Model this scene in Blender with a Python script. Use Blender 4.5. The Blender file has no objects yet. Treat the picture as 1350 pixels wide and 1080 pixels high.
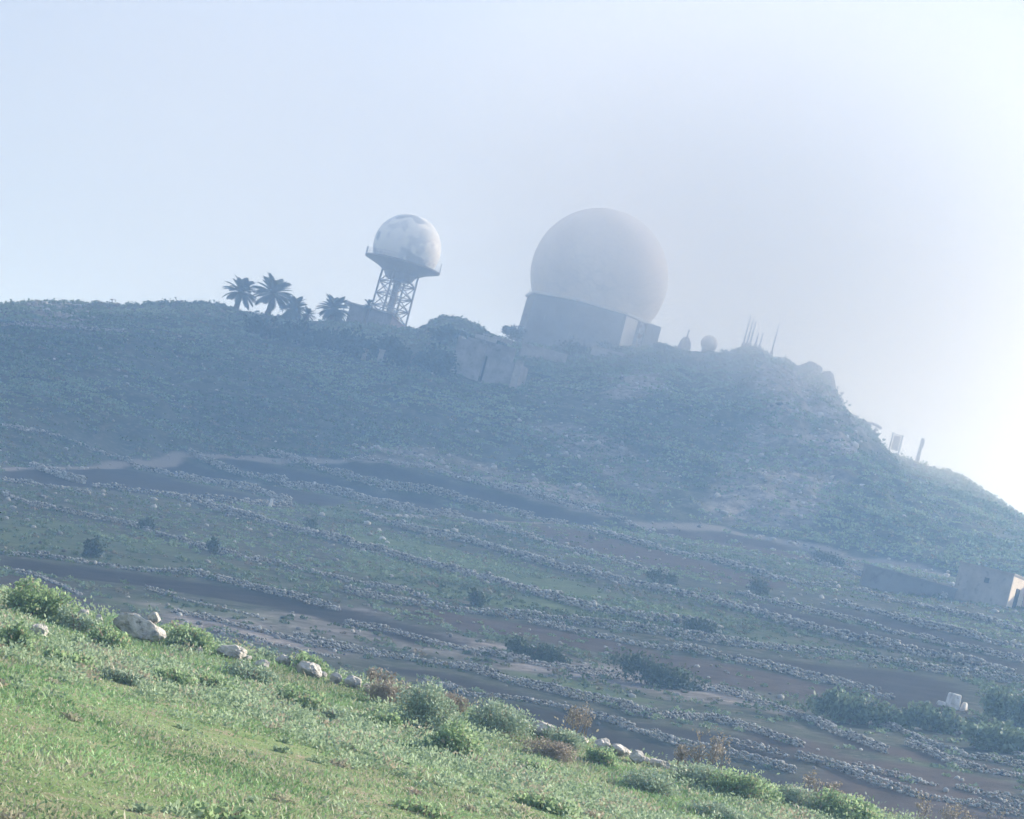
import bpy, math, random
import numpy as np
from mathutils import Matrix, Vector

C = bpy.context.scene
R = math.radians
rng = np.random.default_rng(7)
random.seed(7)

# ------------------------------------------------------------------ camera
F_PX = 3540.0                      # focal length in units of a 1350 px wide picture
ROLL, PITCH = R(15.0), math.atan(250 / F_PX)
fwd = np.array([0, math.cos(PITCH), math.sin(PITCH)])
rt0 = np.array([1.0, 0, 0]); up0 = np.array([0, -math.sin(PITCH), math.cos(PITCH)])
rt = math.cos(ROLL) * rt0 + math.sin(ROLL) * up0
up = -math.sin(ROLL) * rt0 + math.cos(ROLL) * up0
cam_data = bpy.data.cameras.new('camera'); cam = bpy.data.objects.new('camera', cam_data)
C.collection.objects.link(cam)
cam_data.sensor_width = 36; cam_data.lens = F_PX / 1350 * 36
cam_data.clip_start = 0.5; cam_data.clip_end = 6000
cam.matrix_world = Matrix((( rt[0], up[0], -fwd[0], 0), (rt[1], up[1], -fwd[1], 0), (rt[2], up[2], -fwd[2], 0), (0, 0, 0, 1)))
C.camera = cam

# ------------------------------------------------------------------ light
SUN_AZ, SUN_EL = R(61), R(30)      # azimuth to the right of the view direction
world = bpy.data.worlds.new('World'); C.world = world; world.use_nodes = True
nt = world.node_tree; nt.nodes.clear()
sky = nt.nodes.new('ShaderNodeTexSky'); sky.sky_type = 'NISHITA'; sky.sun_disc = False
sky.sun_elevation = SUN_EL; sky.sun_rotation = SUN_AZ
sky.altitude = 600; sky.air_density = 1.3; sky.dust_density = 2.5; sky.ozone_density = 2.0
bg = nt.nodes.new('ShaderNodeBackground'); bg.inputs['Strength'].default_value = 0.09
wo = nt.nodes.new('ShaderNodeOutputWorld')
veil = nt.nodes.new('ShaderNodeMix'); veil.data_type = 'RGBA'       # an even veil of thin white cloud over the blue
veil.inputs[0].default_value = 0.85; veil.inputs[7].default_value = (1.76, 2.14, 3.2, 1)
nt.links.new(sky.outputs[0], veil.inputs[6]); nt.links.new(veil.outputs[2], bg.inputs[0]); nt.links.new(bg.outputs[0], wo.inputs[0])
sl = bpy.data.lights.new('sun', 'SUN'); sun = bpy.data.objects.new('sun', sl); C.collection.objects.link(sun)
sl.energy = 4.3; sl.angle = R(0.6); sl.color = (1.0, 0.965, 0.905)
sdir = Vector((math.sin(SUN_AZ) * math.cos(SUN_EL), math.cos(SUN_AZ) * math.cos(SUN_EL), math.sin(SUN_EL)))
sun.rotation_euler = sdir.to_track_quat('Z', 'Y').to_euler()
C.view_settings.view_transform = 'Standard'; C.view_settings.look = 'None'
C.view_settings.gamma = 1; C.view_settings.exposure = 1.37
C.cycles.volume_bounces = 4
C.cycles.use_denoising = True

HAZE_DENSITY, HAZE_COLOR, HAZE_G = 0.0016, (0.34, 0.60, 1.0, 1), 0.3

# ------------------------------------------------------------------ helpers
def noise2(x, y, seed=0):
    xi = np.floor(x).astype(np.int64); yi = np.floor(y).astype(np.int64)
    fx = x - xi; fy = y - yi
    fx = fx * fx * (3 - 2 * fx); fy = fy * fy * (3 - 2 * fy)
    def h(a, b):
        n = (a * 374761393 + b * 668265263 + seed * 974634777) & 0xffffffff
        n = ((n ^ (n >> 13)) * 1274126177) & 0xffffffff
        return ((n ^ (n >> 16)) & 0xffff) / 65535.0
    return ((h(xi, yi) * (1 - fx) + h(xi + 1, yi) * fx) * (1 - fy) + (h(xi, yi + 1) * (1 - fx) + h(xi + 1, yi + 1) * fx) * fy) * 2 - 1

def fbm(x, y, s, octs=4, seed=0, gain=0.5):
    v = 0; a = 1; t = 0
    for i in range(octs):
        v = v + a * noise2(x / s + i * 17.3, y / s - i * 9.1, seed + i); t += a; a *= gain; s *= 0.5
    return v / t

def smooth(a, b, x):
    t = np.clip((x - a) / (b - a), 0, 1); return t * t * (3 - 2 * t)

def ray(px, py):
    a = (px - 675) / F_PX; b = (540 - py) / F_PX
    d = fwd + a * rt + b * up
    return d / d[1]                 # unit depth along +y

def at(px, py, d):                  # the point d metres ahead seen at a photo position
    return ray(px, py) * d

def mesh_np(name, verts, faces, mat, parent=None, attrs=None, smooth_shade=False):
    verts = np.asarray(verts, np.float32); faces = np.asarray(faces, np.int32)
    k = faces.shape[1]
    me = bpy.data.meshes.new(name)
    me.vertices.add(len(verts)); me.vertices.foreach_set('co', verts.ravel())
    me.loops.add(faces.size); me.loops.foreach_set('vertex_index', faces.ravel())
    me.polygons.add(len(faces)); me.polygons.foreach_set('loop_start', np.arange(0, faces.size, k, dtype=np.int32))
    if smooth_shade: me.polygons.foreach_set('use_smooth', np.ones(len(faces), bool))
    for an, av in (attrs or {}).items():
        at_ = me.attributes.new(an, 'FLOAT', 'POINT'); at_.data.foreach_set('value', np.asarray(av, np.float32))
    me.update(calc_edges=True)
    ms = mat if isinstance(mat, (list, tuple)) else [mat]
    for m in ms: me.materials.append(m)
    o = bpy.data.objects.new(name, me); C.collection.objects.link(o)
    if parent: o.parent = parent
    return o

class MB:
    """collects boxes, tubes, prisms into one mesh"""
    def __init__(s): s.v = []; s.f = []
    def add(s, vs, fs):
        b = len(s.v); s.v += [tuple(map(float, v)) for v in vs]; s.f += [tuple(i + b for i in f) for f in fs]
    def box(s, c, sz, rz=0.0, taper=1.0):
        hx, hy, hz = sz[0] / 2, sz[1] / 2, sz[2] / 2; co, si = math.cos(rz), math.sin(rz)
        vs = []
        for z, k in ((-hz, 1), (hz, taper)):
            for x, y in ((-hx, -hy), (hx, -hy), (hx, hy), (-hx, hy)):
                vs.append((c[0] + (x * co - y * si) * k, c[1] + (x * si + y * co) * k, c[2] + z))
        s.add(vs, [(3, 2, 1, 0), (4, 5, 6, 7), (0, 1, 5, 4), (1, 2, 6, 5), (2, 3, 7, 6), (3, 0, 4, 7)])
    def tube(s, pts, rad, n=6):
        pts = [Vector(p) for p in pts]; rads = rad if isinstance(rad, (list, tuple)) else [rad] * len(pts)
        rings = []
        for i, p in enumerate(pts):
            t = (pts[min(i + 1, len(pts) - 1)] - pts[max(i - 1, 0)]).normalized()
            a = t.cross(Vector((0.31, 0.95, 0.1))).normalized(); b = t.cross(a)
            rings.append([p + (a * math.cos(2 * math.pi * k / n) + b * math.sin(2 * math.pi * k / n)) * rads[i] for k in range(n)])
        vs = [v for r in rings for v in r]; fs = []
        for i in range(len(rings) - 1):
            for k in range(n): fs.append((i * n + k, i * n + (k + 1) % n, (i + 1) * n + (k + 1) % n, (i + 1) * n + k))
        fs.append(tuple(range(n))[::-1]); fs.append(tuple(range((len(rings) - 1) * n, len(rings) * n)))
        s.add(vs, fs)
    def lathe(s, c, prof, n=32, a0=0.0):
        vs = []; fs = []
        for r, z in prof:
            for k in range(n):
                a = a0 + 2 * math.pi * k / n
                vs.append((c[0] + r * math.cos(a), c[1] + r * math.sin(a), c[2] + z))
        for i in range(len(prof) - 1):
            for k in range(n): fs.append((i * n + k, i * n + (k + 1) % n, (i + 1) * n + (k + 1) % n, (i + 1) * n + k))
        fs.append(tuple(range(n))[::-1]); fs.append(tuple(range((len(prof) - 1) * n, len(prof) * n)))
        s.add(vs, fs)
    def build(s, name, mat, parent=None, shade=False, loc=None):
        me = bpy.data.meshes.new(name)
        vs = s.v if loc is None else [(v[0] - loc[0], v[1] - loc[1], v[2] - loc[2]) for v in s.v]
        me.from_pydata(vs, [], s.f); me.update()
        if shade: me.polygons.foreach_set('use_smooth', np.ones(len(me.polygons), bool))
        me.materials.append(mat)
        o = bpy.data.objects.new(name, me); C.collection.objects.link(o)
        if parent: o.parent = parent
        elif loc is not None: o.location = loc
        return o

def tag(o, label=None, cat=None, group=None, kind=None):
    if label: o['label'] = label
    if cat: o['category'] = cat
    if group: o['group'] = group
    if kind: o['kind'] = kind
    return o

def empty(name, loc, label, cat, group=None, rz=0.0):
    o = bpy.data.objects.new(name, None); C.collection.objects.link(o)
    o.location = [float(v) for v in loc]; o.rotation_euler = (0, 0, rz); o.empty_display_size = 0.2
    return tag(o, label, cat, group)

# ------------------------------------------------------------------ materials
def newmat(name):
    m = bpy.data.materials.new(name); m.use_nodes = True
    return m, m.node_tree.nodes, m.node_tree.links, m.node_tree.nodes['Principled BSDF']

def rgba(c): return (c[0], c[1], c[2], 1)

def mixc(n, l, fac, a, b):
    x = n.new('ShaderNodeMix'); x.data_type = 'RGBA'
    if isinstance(fac, (int, float)): x.inputs[0].default_value = fac
    else: l.new(fac, x.inputs[0])
    for v, i in ((a, 6), (b, 7)):
        if isinstance(v, tuple): x.inputs[i].default_value = rgba(v)
        else: l.new(v, x.inputs[i])
    return x.outputs[2]

def noise_fac(n, l, scale, lo=0.4, hi=0.6, detail=6, rough=0.6):
    tc = n.new('ShaderNodeTexCoord')
    t = n.new('ShaderNodeTexNoise'); t.inputs['Scale'].default_value = scale; t.inputs['Detail'].default_value = detail
    t.inputs['Roughness'].default_value = rough
    l.new(tc.outputs['Object'], t.inputs['Vector'])
    mr = n.new('ShaderNodeMapRange'); mr.inputs[1].default_value = lo; mr.inputs[2].default_value = hi
    l.new(t.outputs[0], mr.inputs[0]); return mr.outputs[0]

def attr(n, name):
    a = n.new('ShaderNodeAttribute'); a.attribute_name = name; return a.outputs['Fac']

def bump(n, l, p, h, strength=0.5, dist=0.05):
    b = n.new('ShaderNodeBump'); b.inputs['Strength'].default_value = strength; b.inputs['Distance'].default_value = dist
    l.new(h, b.inputs['Height']); l.new(b.outputs[0], p.inputs['Normal'])

def surf_mat(name, c1, c2, scale=1.0, rough=0.85, lo=0.35, hi=0.65, bmp=0.3, bd=0.03, c3=None, scale3=6.0):
    m, n, l, p = newmat(name)
    f = noise_fac(n, l, scale, lo, hi)
    col = mixc(n, l, f, c1, c2)
    if c3:
        col = mixc(n, l, noise_fac(n, l, scale3, 0.55, 0.7), col, c3)
    l.new(col, p.inputs['Base Color']); p.inputs['Roughness'].default_value = rough
    p.inputs['Specular IOR Level'].default_value = 0.25
    if bmp: bump(n, l, p, noise_fac(n, l, scale * 4, 0, 1), bmp, bd)
    return m

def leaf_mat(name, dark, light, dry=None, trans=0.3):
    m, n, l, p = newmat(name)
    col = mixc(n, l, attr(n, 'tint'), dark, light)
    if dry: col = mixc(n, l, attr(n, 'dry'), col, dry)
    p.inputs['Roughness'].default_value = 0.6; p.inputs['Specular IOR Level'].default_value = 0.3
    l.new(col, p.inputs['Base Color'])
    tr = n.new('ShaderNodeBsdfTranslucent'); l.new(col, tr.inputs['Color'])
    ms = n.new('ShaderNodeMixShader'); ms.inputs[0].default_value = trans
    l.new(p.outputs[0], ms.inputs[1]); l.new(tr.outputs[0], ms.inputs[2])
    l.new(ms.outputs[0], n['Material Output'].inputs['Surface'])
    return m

def stone_mat(name, a, b, lich):
    m, n, l, p = newmat(name)
    col = mixc(n, l, attr(n, 'tint'), a, b)
    col = mixc(n, l, noise_fac(n, l, 3.0, 0.52, 0.66), col, lich)
    l.new(col, p.inputs['Base Color']); p.inputs['Roughness'].default_value = 0.9
    bump(n, l, p, noise_fac(n, l, 9.0, 0, 1), 0.6, 0.04)
    return m

M = {}
M['wall_stone'] = stone_mat('dry_stone', (0.05, 0.047, 0.043), (0.52, 0.50, 0.46), (0.32, 0.325, 0.30))
M['rock'] = surf_mat('pale_rock', (0.64, 0.60, 0.54), (0.36, 0.34, 0.31), 4.5, 0.95, 0.42, 0.60, 1.0, 0.08, c3=(0.15, 0.15, 0.12), scale3=8)
M['crag'] = surf_mat('crag_rock', (0.20, 0.175, 0.155), (0.11, 0.10, 0.09), 0.8, 0.95, bmp=0.8, bd=0.15)
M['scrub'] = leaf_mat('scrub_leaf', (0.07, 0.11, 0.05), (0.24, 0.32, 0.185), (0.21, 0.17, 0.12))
M['bush'] = leaf_mat('bush_leaf', (0.11, 0.19, 0.085), (0.44, 0.57, 0.30), (0.36, 0.30, 0.21), 0.45)
M['greybush'] = leaf_mat('grey_green_leaf', (0.15, 0.21, 0.13), (0.46, 0.56, 0.40), (0.34, 0.28, 0.18), 0.25)
M['weed'] = leaf_mat('weed_leaf', (0.12, 0.19, 0.095), (0.43, 0.53, 0.34), (0.38, 0.32, 0.24), 0.4)
M['dry'] = leaf_mat('dry_twig_leaf', (0.20, 0.165, 0.125), (0.43, 0.37, 0.29), None, 0.2)
M['grass'] = leaf_mat('grass_blade', (0.12, 0.21, 0.08), (0.29, 0.45, 0.20), (0.40, 0.36, 0.27), 0.35)
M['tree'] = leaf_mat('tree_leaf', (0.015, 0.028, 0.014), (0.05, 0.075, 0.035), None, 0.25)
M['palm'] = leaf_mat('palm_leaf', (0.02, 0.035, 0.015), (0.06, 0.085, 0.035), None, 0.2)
M['bark'] = surf_mat('bark', (0.09, 0.07, 0.05), (0.16, 0.13, 0.10), 6)
M['stem'] = surf_mat('dry_stem', (0.20, 0.15, 0.11), (0.32, 0.25, 0.19), 8)
M['concrete'] = surf_mat('weathered_concrete', (0.42, 0.38, 0.33), (0.30, 0.27, 0.24), 0.8, 0.9, c3=(0.20, 0.18, 0.16), scale3=2.0)
M['plaster'] = surf_mat('old_plaster', (0.36, 0.33, 0.31), (0.20, 0.185, 0.17), 0.7, 0.9, c3=(0.13, 0.125, 0.11), scale3=1.6)
M['station_wall'] = surf_mat('station_wall_paint', (0.24, 0.24, 0.24), (0.17, 0.17, 0.17), 0.35, 0.85, c3=(0.12, 0.12, 0.12), scale3=0.9)
M['white_paint'] = surf_mat('white_wall_paint', (0.80, 0.78, 0.72), (0.68, 0.65, 0.60), 1.2, 0.8, bmp=0.1)
M['sunlit_cream'] = surf_mat('sunlit_cream_wall', (0.84, 0.72, 0.56), (0.74, 0.62, 0.48), 1.2, 0.8, bmp=0.1)  # sunlight on the hut's end wall is put into this paler colour
M['old_whitewash'] = surf_mat('old_whitewash', (0.74, 0.71, 0.66), (0.50, 0.46, 0.41), 2.5, 0.9, 0.4, 0.6, 0.5, 0.05, c3=(0.28, 0.25, 0.22), scale3=4)
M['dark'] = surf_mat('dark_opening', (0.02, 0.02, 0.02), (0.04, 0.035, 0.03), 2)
M['terracotta'] = surf_mat('faded_pink_tile', (0.66, 0.48, 0.38), (0.52, 0.38, 0.30), 1.5)
M['steel'] = surf_mat('grey_steel', (0.34, 0.34, 0.35), (0.24, 0.24, 0.25), 2, 0.6, bmp=0.1)
M['rust_panel'] = surf_mat('flaking_panel', (0.72, 0.72, 0.72), (0.28, 0.22, 0.20), 1.6, 0.7, 0.47, 0.53)
M['fog_white'] = surf_mat('radome_white', (0.80, 0.77, 0.72), (0.72, 0.69, 0.65), 0.12, 0.6, bmp=0)

def dome_mat():
    m, n, l, p = newmat('patched_radome_panels')
    col = mixc(n, l, noise_fac(n, l, 0.35, 0.50, 0.56, 2), (0.82, 0.82, 0.80), (0.62, 0.64, 0.65))
    col = mixc(n, l, noise_fac(n, l, 0.28, 0.60, 0.63, 1), col, (0.38, 0.42, 0.46))
    l.new(col, p.inputs['Base Color']); p.inputs['Roughness'].default_value = 0.6
    return m
M['dome'] = dome_mat()
def dome_big_mat():
    m, n, l, p = newmat('large_radome_panels')
    tc = n.new('ShaderNodeTexCoord'); v = n.new('ShaderNodeTexVoronoi'); v.feature = 'DISTANCE_TO_EDGE'; v.inputs['Scale'].default_value = 0.55
    l.new(tc.outputs['Object'], v.inputs['Vector'])
    mr = n.new('ShaderNodeMapRange'); mr.inputs[1].default_value = 0.0; mr.inputs[2].default_value = 0.05
    l.new(v.outputs[0], mr.inputs[0])
    base = mixc(n, l, noise_fac(n, l, 0.12, 0.4, 0.6, 3), (0.86, 0.77, 0.67), (0.77, 0.68, 0.60))
    l.new(mixc(n, l, mr.outputs[0], (0.64, 0.58, 0.52), base), p.inputs['Base Color']); p.inputs['Roughness'].default_value = 0.55
    return m
M['dome_big'] = dome_big_mat()

def hill_mat():
    m, n, l, p = newmat('hillside_ground')
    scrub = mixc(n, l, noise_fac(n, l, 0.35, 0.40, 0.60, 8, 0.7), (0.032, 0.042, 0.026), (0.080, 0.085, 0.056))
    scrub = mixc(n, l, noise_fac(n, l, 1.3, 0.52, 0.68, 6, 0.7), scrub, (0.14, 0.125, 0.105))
    grn = mixc(n, l, noise_fac(n, l, 0.6, 0.35, 0.65, 8, 0.7), (0.055, 0.085, 0.035), (0.12, 0.16, 0.065))
    col = mixc(n, l, attr(n, 'green'), scrub, grn)
    scree = mixc(n, l, noise_fac(n, l, 0.9, 0.38, 0.62, 8, 0.75), (0.12, 0.10, 0.09), (0.36, 0.32, 0.285))
    col = mixc(n, l, attr(n, 'scree'), col, scree)
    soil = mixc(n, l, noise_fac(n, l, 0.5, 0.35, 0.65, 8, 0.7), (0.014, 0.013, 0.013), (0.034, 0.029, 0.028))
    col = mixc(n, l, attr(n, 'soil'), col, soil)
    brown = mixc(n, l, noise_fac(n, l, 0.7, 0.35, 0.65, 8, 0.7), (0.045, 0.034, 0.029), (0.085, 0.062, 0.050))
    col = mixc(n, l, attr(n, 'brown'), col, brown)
    col = mixc(n, l, attr(n, 'pale'), col, (0.21, 0.185, 0.165))
    l.new(col, p.inputs['Base Color']); p.inputs['Roughness'].default_value = 0.95
    p.inputs['Specular IOR Level'].default_value = 0.1
    bump(n, l, p, noise_fac(n, l, 2.5, 0, 1, 8, 0.7), 0.7, 0.15)
    return m
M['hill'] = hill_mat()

def bank_mat():
    m, n, l, p = newmat('grassy_bank_ground')
    a = mixc(n, l, noise_fac(n, l, 0.9, 0.38, 0.62, 8, 0.7), (0.11, 0.17, 0.055), (0.20, 0.25, 0.11))
    b = mixc(n, l, noise_fac(n, l, 1.7, 0.50, 0.66, 8, 0.7), a, (0.30, 0.24, 0.17))
    l.new(b, p.inputs['Base Color']); p.inputs['Roughness'].default_value = 0.95; p.inputs['Specular IOR Level'].default_value = 0.1
    bump(n, l, p, noise_fac(n, l, 14, 0, 1, 6, 0.7), 0.6, 0.04)
    return m
M['bank'] = bank_mat()

# ------------------------------------------------------------------ terrain
RIDGE_Y = 350.0
skyline = [(-240, 425), (-120, 415), (0, 404), (40, 400), (100, 398), (160, 402), (220, 400), (290, 400), (320, 409), (400, 420), (450, 424), (500, 430),
           (548, 438), (562, 431), (580, 421), (600, 420), (625, 428), (642, 440), (660, 446), (690, 452), (760, 460), (820, 460), (866, 457), (880, 456), (910, 464),
           (960, 466), (985, 460), (1010, 461), (1030, 471), (1047, 486), (1062, 485), (1076, 488), (1082, 499), (1091, 504), (1095, 518),
           (1112, 542), (1130, 553), (1140, 570), (1157, 597), (1177, 600), (1210, 612), (1240, 621), (1264, 628), (1282, 641), (1305, 655), (1330, 675), (1352, 690), (1450, 742), (1560, 800)]
sk = np.array([at(a, b, RIDGE_Y) for a, b in skyline])
def ridge_z(x):
    z = np.interp(x, sk[:, 0], sk[:, 2])
    z = z - 0.12 * np.maximum(x - sk[-1, 0], 0) * np.exp(-np.maximum(x - sk[-1, 0], 0) / 200) - 0.1 * np.minimum(np.maximum(sk[0, 0] - x, 0), 200)
    return z
def plane_z(x, y):
    return np.maximum(0.072 * y + 25 * np.tanh(0.14 * x / 25) - 10.8, -16)
fx_ = np.array([-90, -70, -55, -44, -36, -28, 30, 42, 50, 65, 90]); fy_ = np.array([205, 212, 224, 240, 255, 262, 262, 256, 246, 236, 230])
def foot_y(x): return (np.interp(x - 4, fx_, fy_) + np.interp(x, fx_, fy_) + np.interp(x + 4, fx_, fy_)) / 3

def hill_raw(x, y):
    yf = foot_y(x); zr = ridge_z(x)
    t = np.clip((y - yf) / (RIDGE_Y - yf), 0, 1)
    zf = plane_z(x, np.minimum(y, yf))
    cv = 0.22 - 0.30 * smooth(46, 62, x)
    z = zf + (zr - zf) * ((1 + cv) * t - cv * t * t)
    over = np.maximum(y - RIDGE_Y, 0)
    z = z - 0.08 * np.minimum(over, 18) - 0.42 * np.maximum(over - 18, 0)
    z = np.maximum(z, -40)
    near = np.exp(-(np.maximum(np.abs(x) - 200, 0) / 200)) * np.exp(-np.maximum(y - 400, 0) / 100)
    env = smooth(0, 0.12, t) * near * (1 - 0.6 * smooth(44, 58, x))
    rough = np.exp(-((x - 33) / 16) ** 2) * smooth(0.05, 0.3, t)
    z = z + env * (fbm(x, y, 14, 5, 3) * 1.7 * (1 - 0.8 * smooth(0.75, 1, t)) + fbm(x, y, 2.4, 3, 9) * (0.28 + 0.8 * rough))
    z = z + near * fbm(x, y, 3.0, 4, 21) * 0.10 + near * (1 - smooth(0, .2, t)) * fbm(x, y, 30, 2, 31) * 0.3
    return z

def lines(segs):
    out = []
    for a, b, s in segs: out.append(np.arange(a, b, s))
    return np.concatenate(out)
gx = lines([(-1500, -300, 100), (-300, -95, 8), (-95, 95, 0.42), (95, 300, 8), (300, 1501, 100)])
gy = lines([(-1500, 0, 100), (0, 50, 5), (50, 130, 0.36), (130, 230, 0.42), (230, 345, 0.5), (345, 356, 0.4), (356, 450, 4), (450, 700, 25), (700, 1501, 100)])
GX, GY = np.meshgrid(gx, gy)
GZ = hill_raw(GX, GY)
def hill_z(x, y):
    x = np.asarray(x, float); y = np.asarray(y, float)
    i = np.clip(np.searchsorted(gx, x) - 1, 0, len(gx) - 2); j = np.clip(np.searchsorted(gy, y) - 1, 0, len(gy) - 2)
    a = (x - gx[i]) / (gx[i + 1] - gx[i]); b = (y - gy[j]) / (gy[j + 1] - gy[j])
    return (GZ[j, i] * (1 - a) + GZ[j, i + 1] * a) * (1 - b) + (GZ[j + 1, i] * (1 - a) + GZ[j + 1, i + 1] * a) * b

BANK_Y = 41.0
def bank_z(x, y):
    x = np.asarray(x, float); y = np.asarray(y, float)
    z = -1.92 + 0.10 * fbm(x, y, 9, 3, 41) + 0.035 * fbm(x, y, 1.6, 3, 43)
    over = np.maximum(y - BANK_Y - 1.2 * fbm(x, y * 0, 7, 2, 47), 0)
    z = z - 0.34 * over * over / (over + 3)
    z = z + np.clip(0.23 + 0.011 * x, 0.1, 0.4) * np.exp(-((y - 39.5) / 2.3) ** 2)
    side = np.maximum(np.abs(x) - 25, 0); z = z - 0.3 * side * side / (side + 8)
    back = np.maximum(-y - 10, 0); z = z - 0.3 * back
    return z
def ground(x, y):
    return np.where(np.asarray(y) < 75, np.maximum(bank_z(x, y), hill_z(x, y)), hill_z(x, y))
YS = np.concatenate([np.arange(11, 60, 0.05), np.arange(60, 356, 0.2)])
def hit(px, py, fallback=RIDGE_Y):
    d = ray(px, py); g = d[2] * YS - ground(d[0] * YS, YS)
    k = np.argmax(g < 0)
    yv = YS[k] if g[k] < 0 else fallback
    p = d * yv; p[2] = ground(p[0], yv); return p

YB = np.arange(11, 40.2, 0.04)
def hit_bank(px, py):               # the same on the near bank; what peeps over its crest stands just behind it
    d = ray(px, py); g = d[2] * YB - bank_z(d[0] * YB, YB)
    k = np.argmax(g < 0) if (g < 0).any() else np.argmin(np.abs(YB - 39.6))
    p = d * YB[k]; p[2] = bank_z(p[0], YB[k]); return p

def poly_mask(poly, x, y):
    inside = np.zeros(x.shape, bool); n = len(poly)
    for i in range(n):
        x1, y1 = poly[i]; x2, y2 = poly[(i + 1) % n]
        c = ((y1 > y) != (y2 > y))
        with np.errstate(divide='ignore', invalid='ignore'):
            inside ^= c & (x < (x2 - x1) * (y - y1) / (y2 - y1 + 1e-12) + x1)
    return inside
def world_poly(pp): return [tuple(hit(a, b)[:2]) for a, b in pp]

soil_px = [
 [(0, 621), (75, 618), (150, 614), (166, 611), (210, 628), (259, 640), (330, 654), (385, 668), (300, 664), (215, 654), (118, 642), (0, 636)],
 [(178, 611), (240, 604), (304, 628), (370, 643), (455, 660), (430, 668), (385, 664), (330, 648), (259, 634), (200, 616)],
 [(272, 604), (344, 607), (426, 628), (500, 650), (561, 657), (687, 686), (640, 690), (500, 664), (370, 635), (310, 618)],
 [(385, 608), (450, 612), (498, 612), (580, 630), (710, 664), (800, 685), (745, 690), (687, 679), (561, 649), (426, 619)],
 [(690, 824), (783, 838), (950, 858), (1050, 872), (1200, 887), (1270, 902), (1258, 938), (1180, 935), (1133, 909), (1033, 882), (900, 854), (765, 833)],
 [(975, 792), (1047, 807), (1183, 840), (1300, 866), (1352, 878), (1352, 893), (1300, 882), (1153, 849), (1073, 829), (985, 803)],
 [(1093, 800), (1160, 815), (1300, 851), (1352, 861), (1352, 872), (1183, 833), (1080, 806)],
 [(460, 872), (590, 886), (683, 910), (850, 955), (1000, 975), (1063, 992), (1040, 1018), (950, 988), (817, 953), (683, 919), (560, 896)],
 [(600, 922), (737, 938), (817, 962), (900, 992), (1047, 1028), (1130, 1048), (1220, 1085), (1100, 1085), (900, 1025), (760, 985), (620, 940)],
 [(0, 734), (163, 753), (333, 780), (470, 804), (560, 828), (620, 850), (540, 848), (470, 828), (333, 797), (163, 769), (0, 750)],
]
brown_px = [
 [(1085, 1000), (1200, 1030), (1352, 1062), (1352, 1085), (1180, 1085), (1060, 1030)],
 [(1090, 965), (1180, 985), (1300, 1005), (1352, 1018), (1352, 1032), (1200, 1000), (1100, 985)],
 [(1000, 960), (1060, 975), (1130, 1000), (1060, 995), (990, 975)],
 [(530, 796), (606, 811), (690, 824), (765, 838), (857, 858), (950, 874), (1033, 890), (1110, 912), (1080, 926), (930, 900), (830, 868), (700, 842), (600, 830), (540, 812)],
 [(1050, 998), (1173, 1002), (1283, 1022), (1352, 1035), (1352, 1072), (1200, 1046), (1100, 1010)],
 [(690, 690), (765, 700), (900, 735), (1050, 772), (1000, 778), (860, 745), (730, 715)],
 [(840, 695), (954, 702), (1083, 730), (1270, 775), (1200, 783), (1060, 740), (950, 720)],
 [(0, 756), (60, 765), (120, 792), (0, 790)],
]
green_px = [
 [(0, 680), (93, 690), (178, 708), (333, 752), (440, 775), (330, 772), (163, 745), (0, 725)],
 [(120, 790), (200, 785), (330, 805), (430, 835), (300, 815), (180, 805)],
 [(460, 690), (546, 712), (709, 752), (860, 795), (950, 815), (1060, 845), (1180, 870), (1060, 858), (900, 835), (700, 812), (560, 780), (470, 760)],
 [(660, 880), (720, 892), (820, 915), (900, 930), (860, 930), (720, 905)],
 [(400, 660), (600, 700), (700, 730), (560, 700), (430, 680)],
 [(1090, 955), (1200, 990), (1300, 1020), (1240, 1015), (1120, 985)],
]
scree_px = [
 [(990, 480), (1090, 505), (1140, 570), (1120, 640), (1060, 700), (985, 690), (930, 680), (960, 600), (1000, 540)],
 [(1062, 484), (1092, 505), (1160, 600), (1110, 560), (1050, 520)],
 [(30, 402), (110, 400), (120, 425), (40, 428)],
 [(760, 560), (830, 590), (900, 640), (860, 660), (780, 620), (690, 560)],
 [(800, 495), (870, 485), (880, 520), (800, 525)],
 [(450, 590), (600, 600), (760, 640), (850, 680), (700, 650), (560, 615)],
 [(470, 800), (560, 830), (700, 858), (830, 880), (960, 905), (1080, 950), (960, 930), (760, 895), (600, 870), (450, 840), (330, 825), (240, 808)],
 [(180, 790), (300, 820), (480, 860), (480, 872), (300, 840), (200, 815)],
]
pale_px = [   # paths and pale banks: centre lines with half width in metres
 ([(0, 619), (75, 617), (150, 613), (222, 608), (244, 600), (344, 604), (392, 606), (450, 609), (498, 606), (580, 623), (710, 656), (802, 680)], 0.7),
 ([(836, 690), (850, 692), (954, 697), (1083, 725), (1202, 749), (1275, 766)], 0.8),
 ([(0, 429), (80, 432), (165, 437)], 0.6),
 ([(490, 680), (560, 681), (700, 690), (745, 692)], 0.6),
]
wob_x = GX + 0.9 * fbm(GX, GY, 3, 3, 61); wob_y = GY + 0.9 * fbm(GX, GY, 3, 3, 67)
def raster(pp):
    m = np.zeros(GX.shape)
    for poly in pp: m = np.maximum(m, poly_mask(world_poly(poly), wob_x, wob_y))
    return m
def blur(m):
    for _ in range(2):
        m = (m + np.roll(m, 1, 0) + np.roll(m, -1, 0) + np.roll(m, 1, 1) + np.roll(m, -1, 1)) / 5
    return m
A_soil = blur(raster(soil_px)); A_brown = blur(raster(brown_px)); A_green = blur(raster(green_px)); A_scree = raster(scree_px)
A_scree = blur(blur(blur(A_scree))) * np.clip(0.75 + 0.9 * fbm(GX, GY, 5, 4, 71), 0, 1)
A_green = A_green * np.clip(0.7 + 1.0 * fbm(GX, GY, 8, 4, 73), 0, 1)
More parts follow.
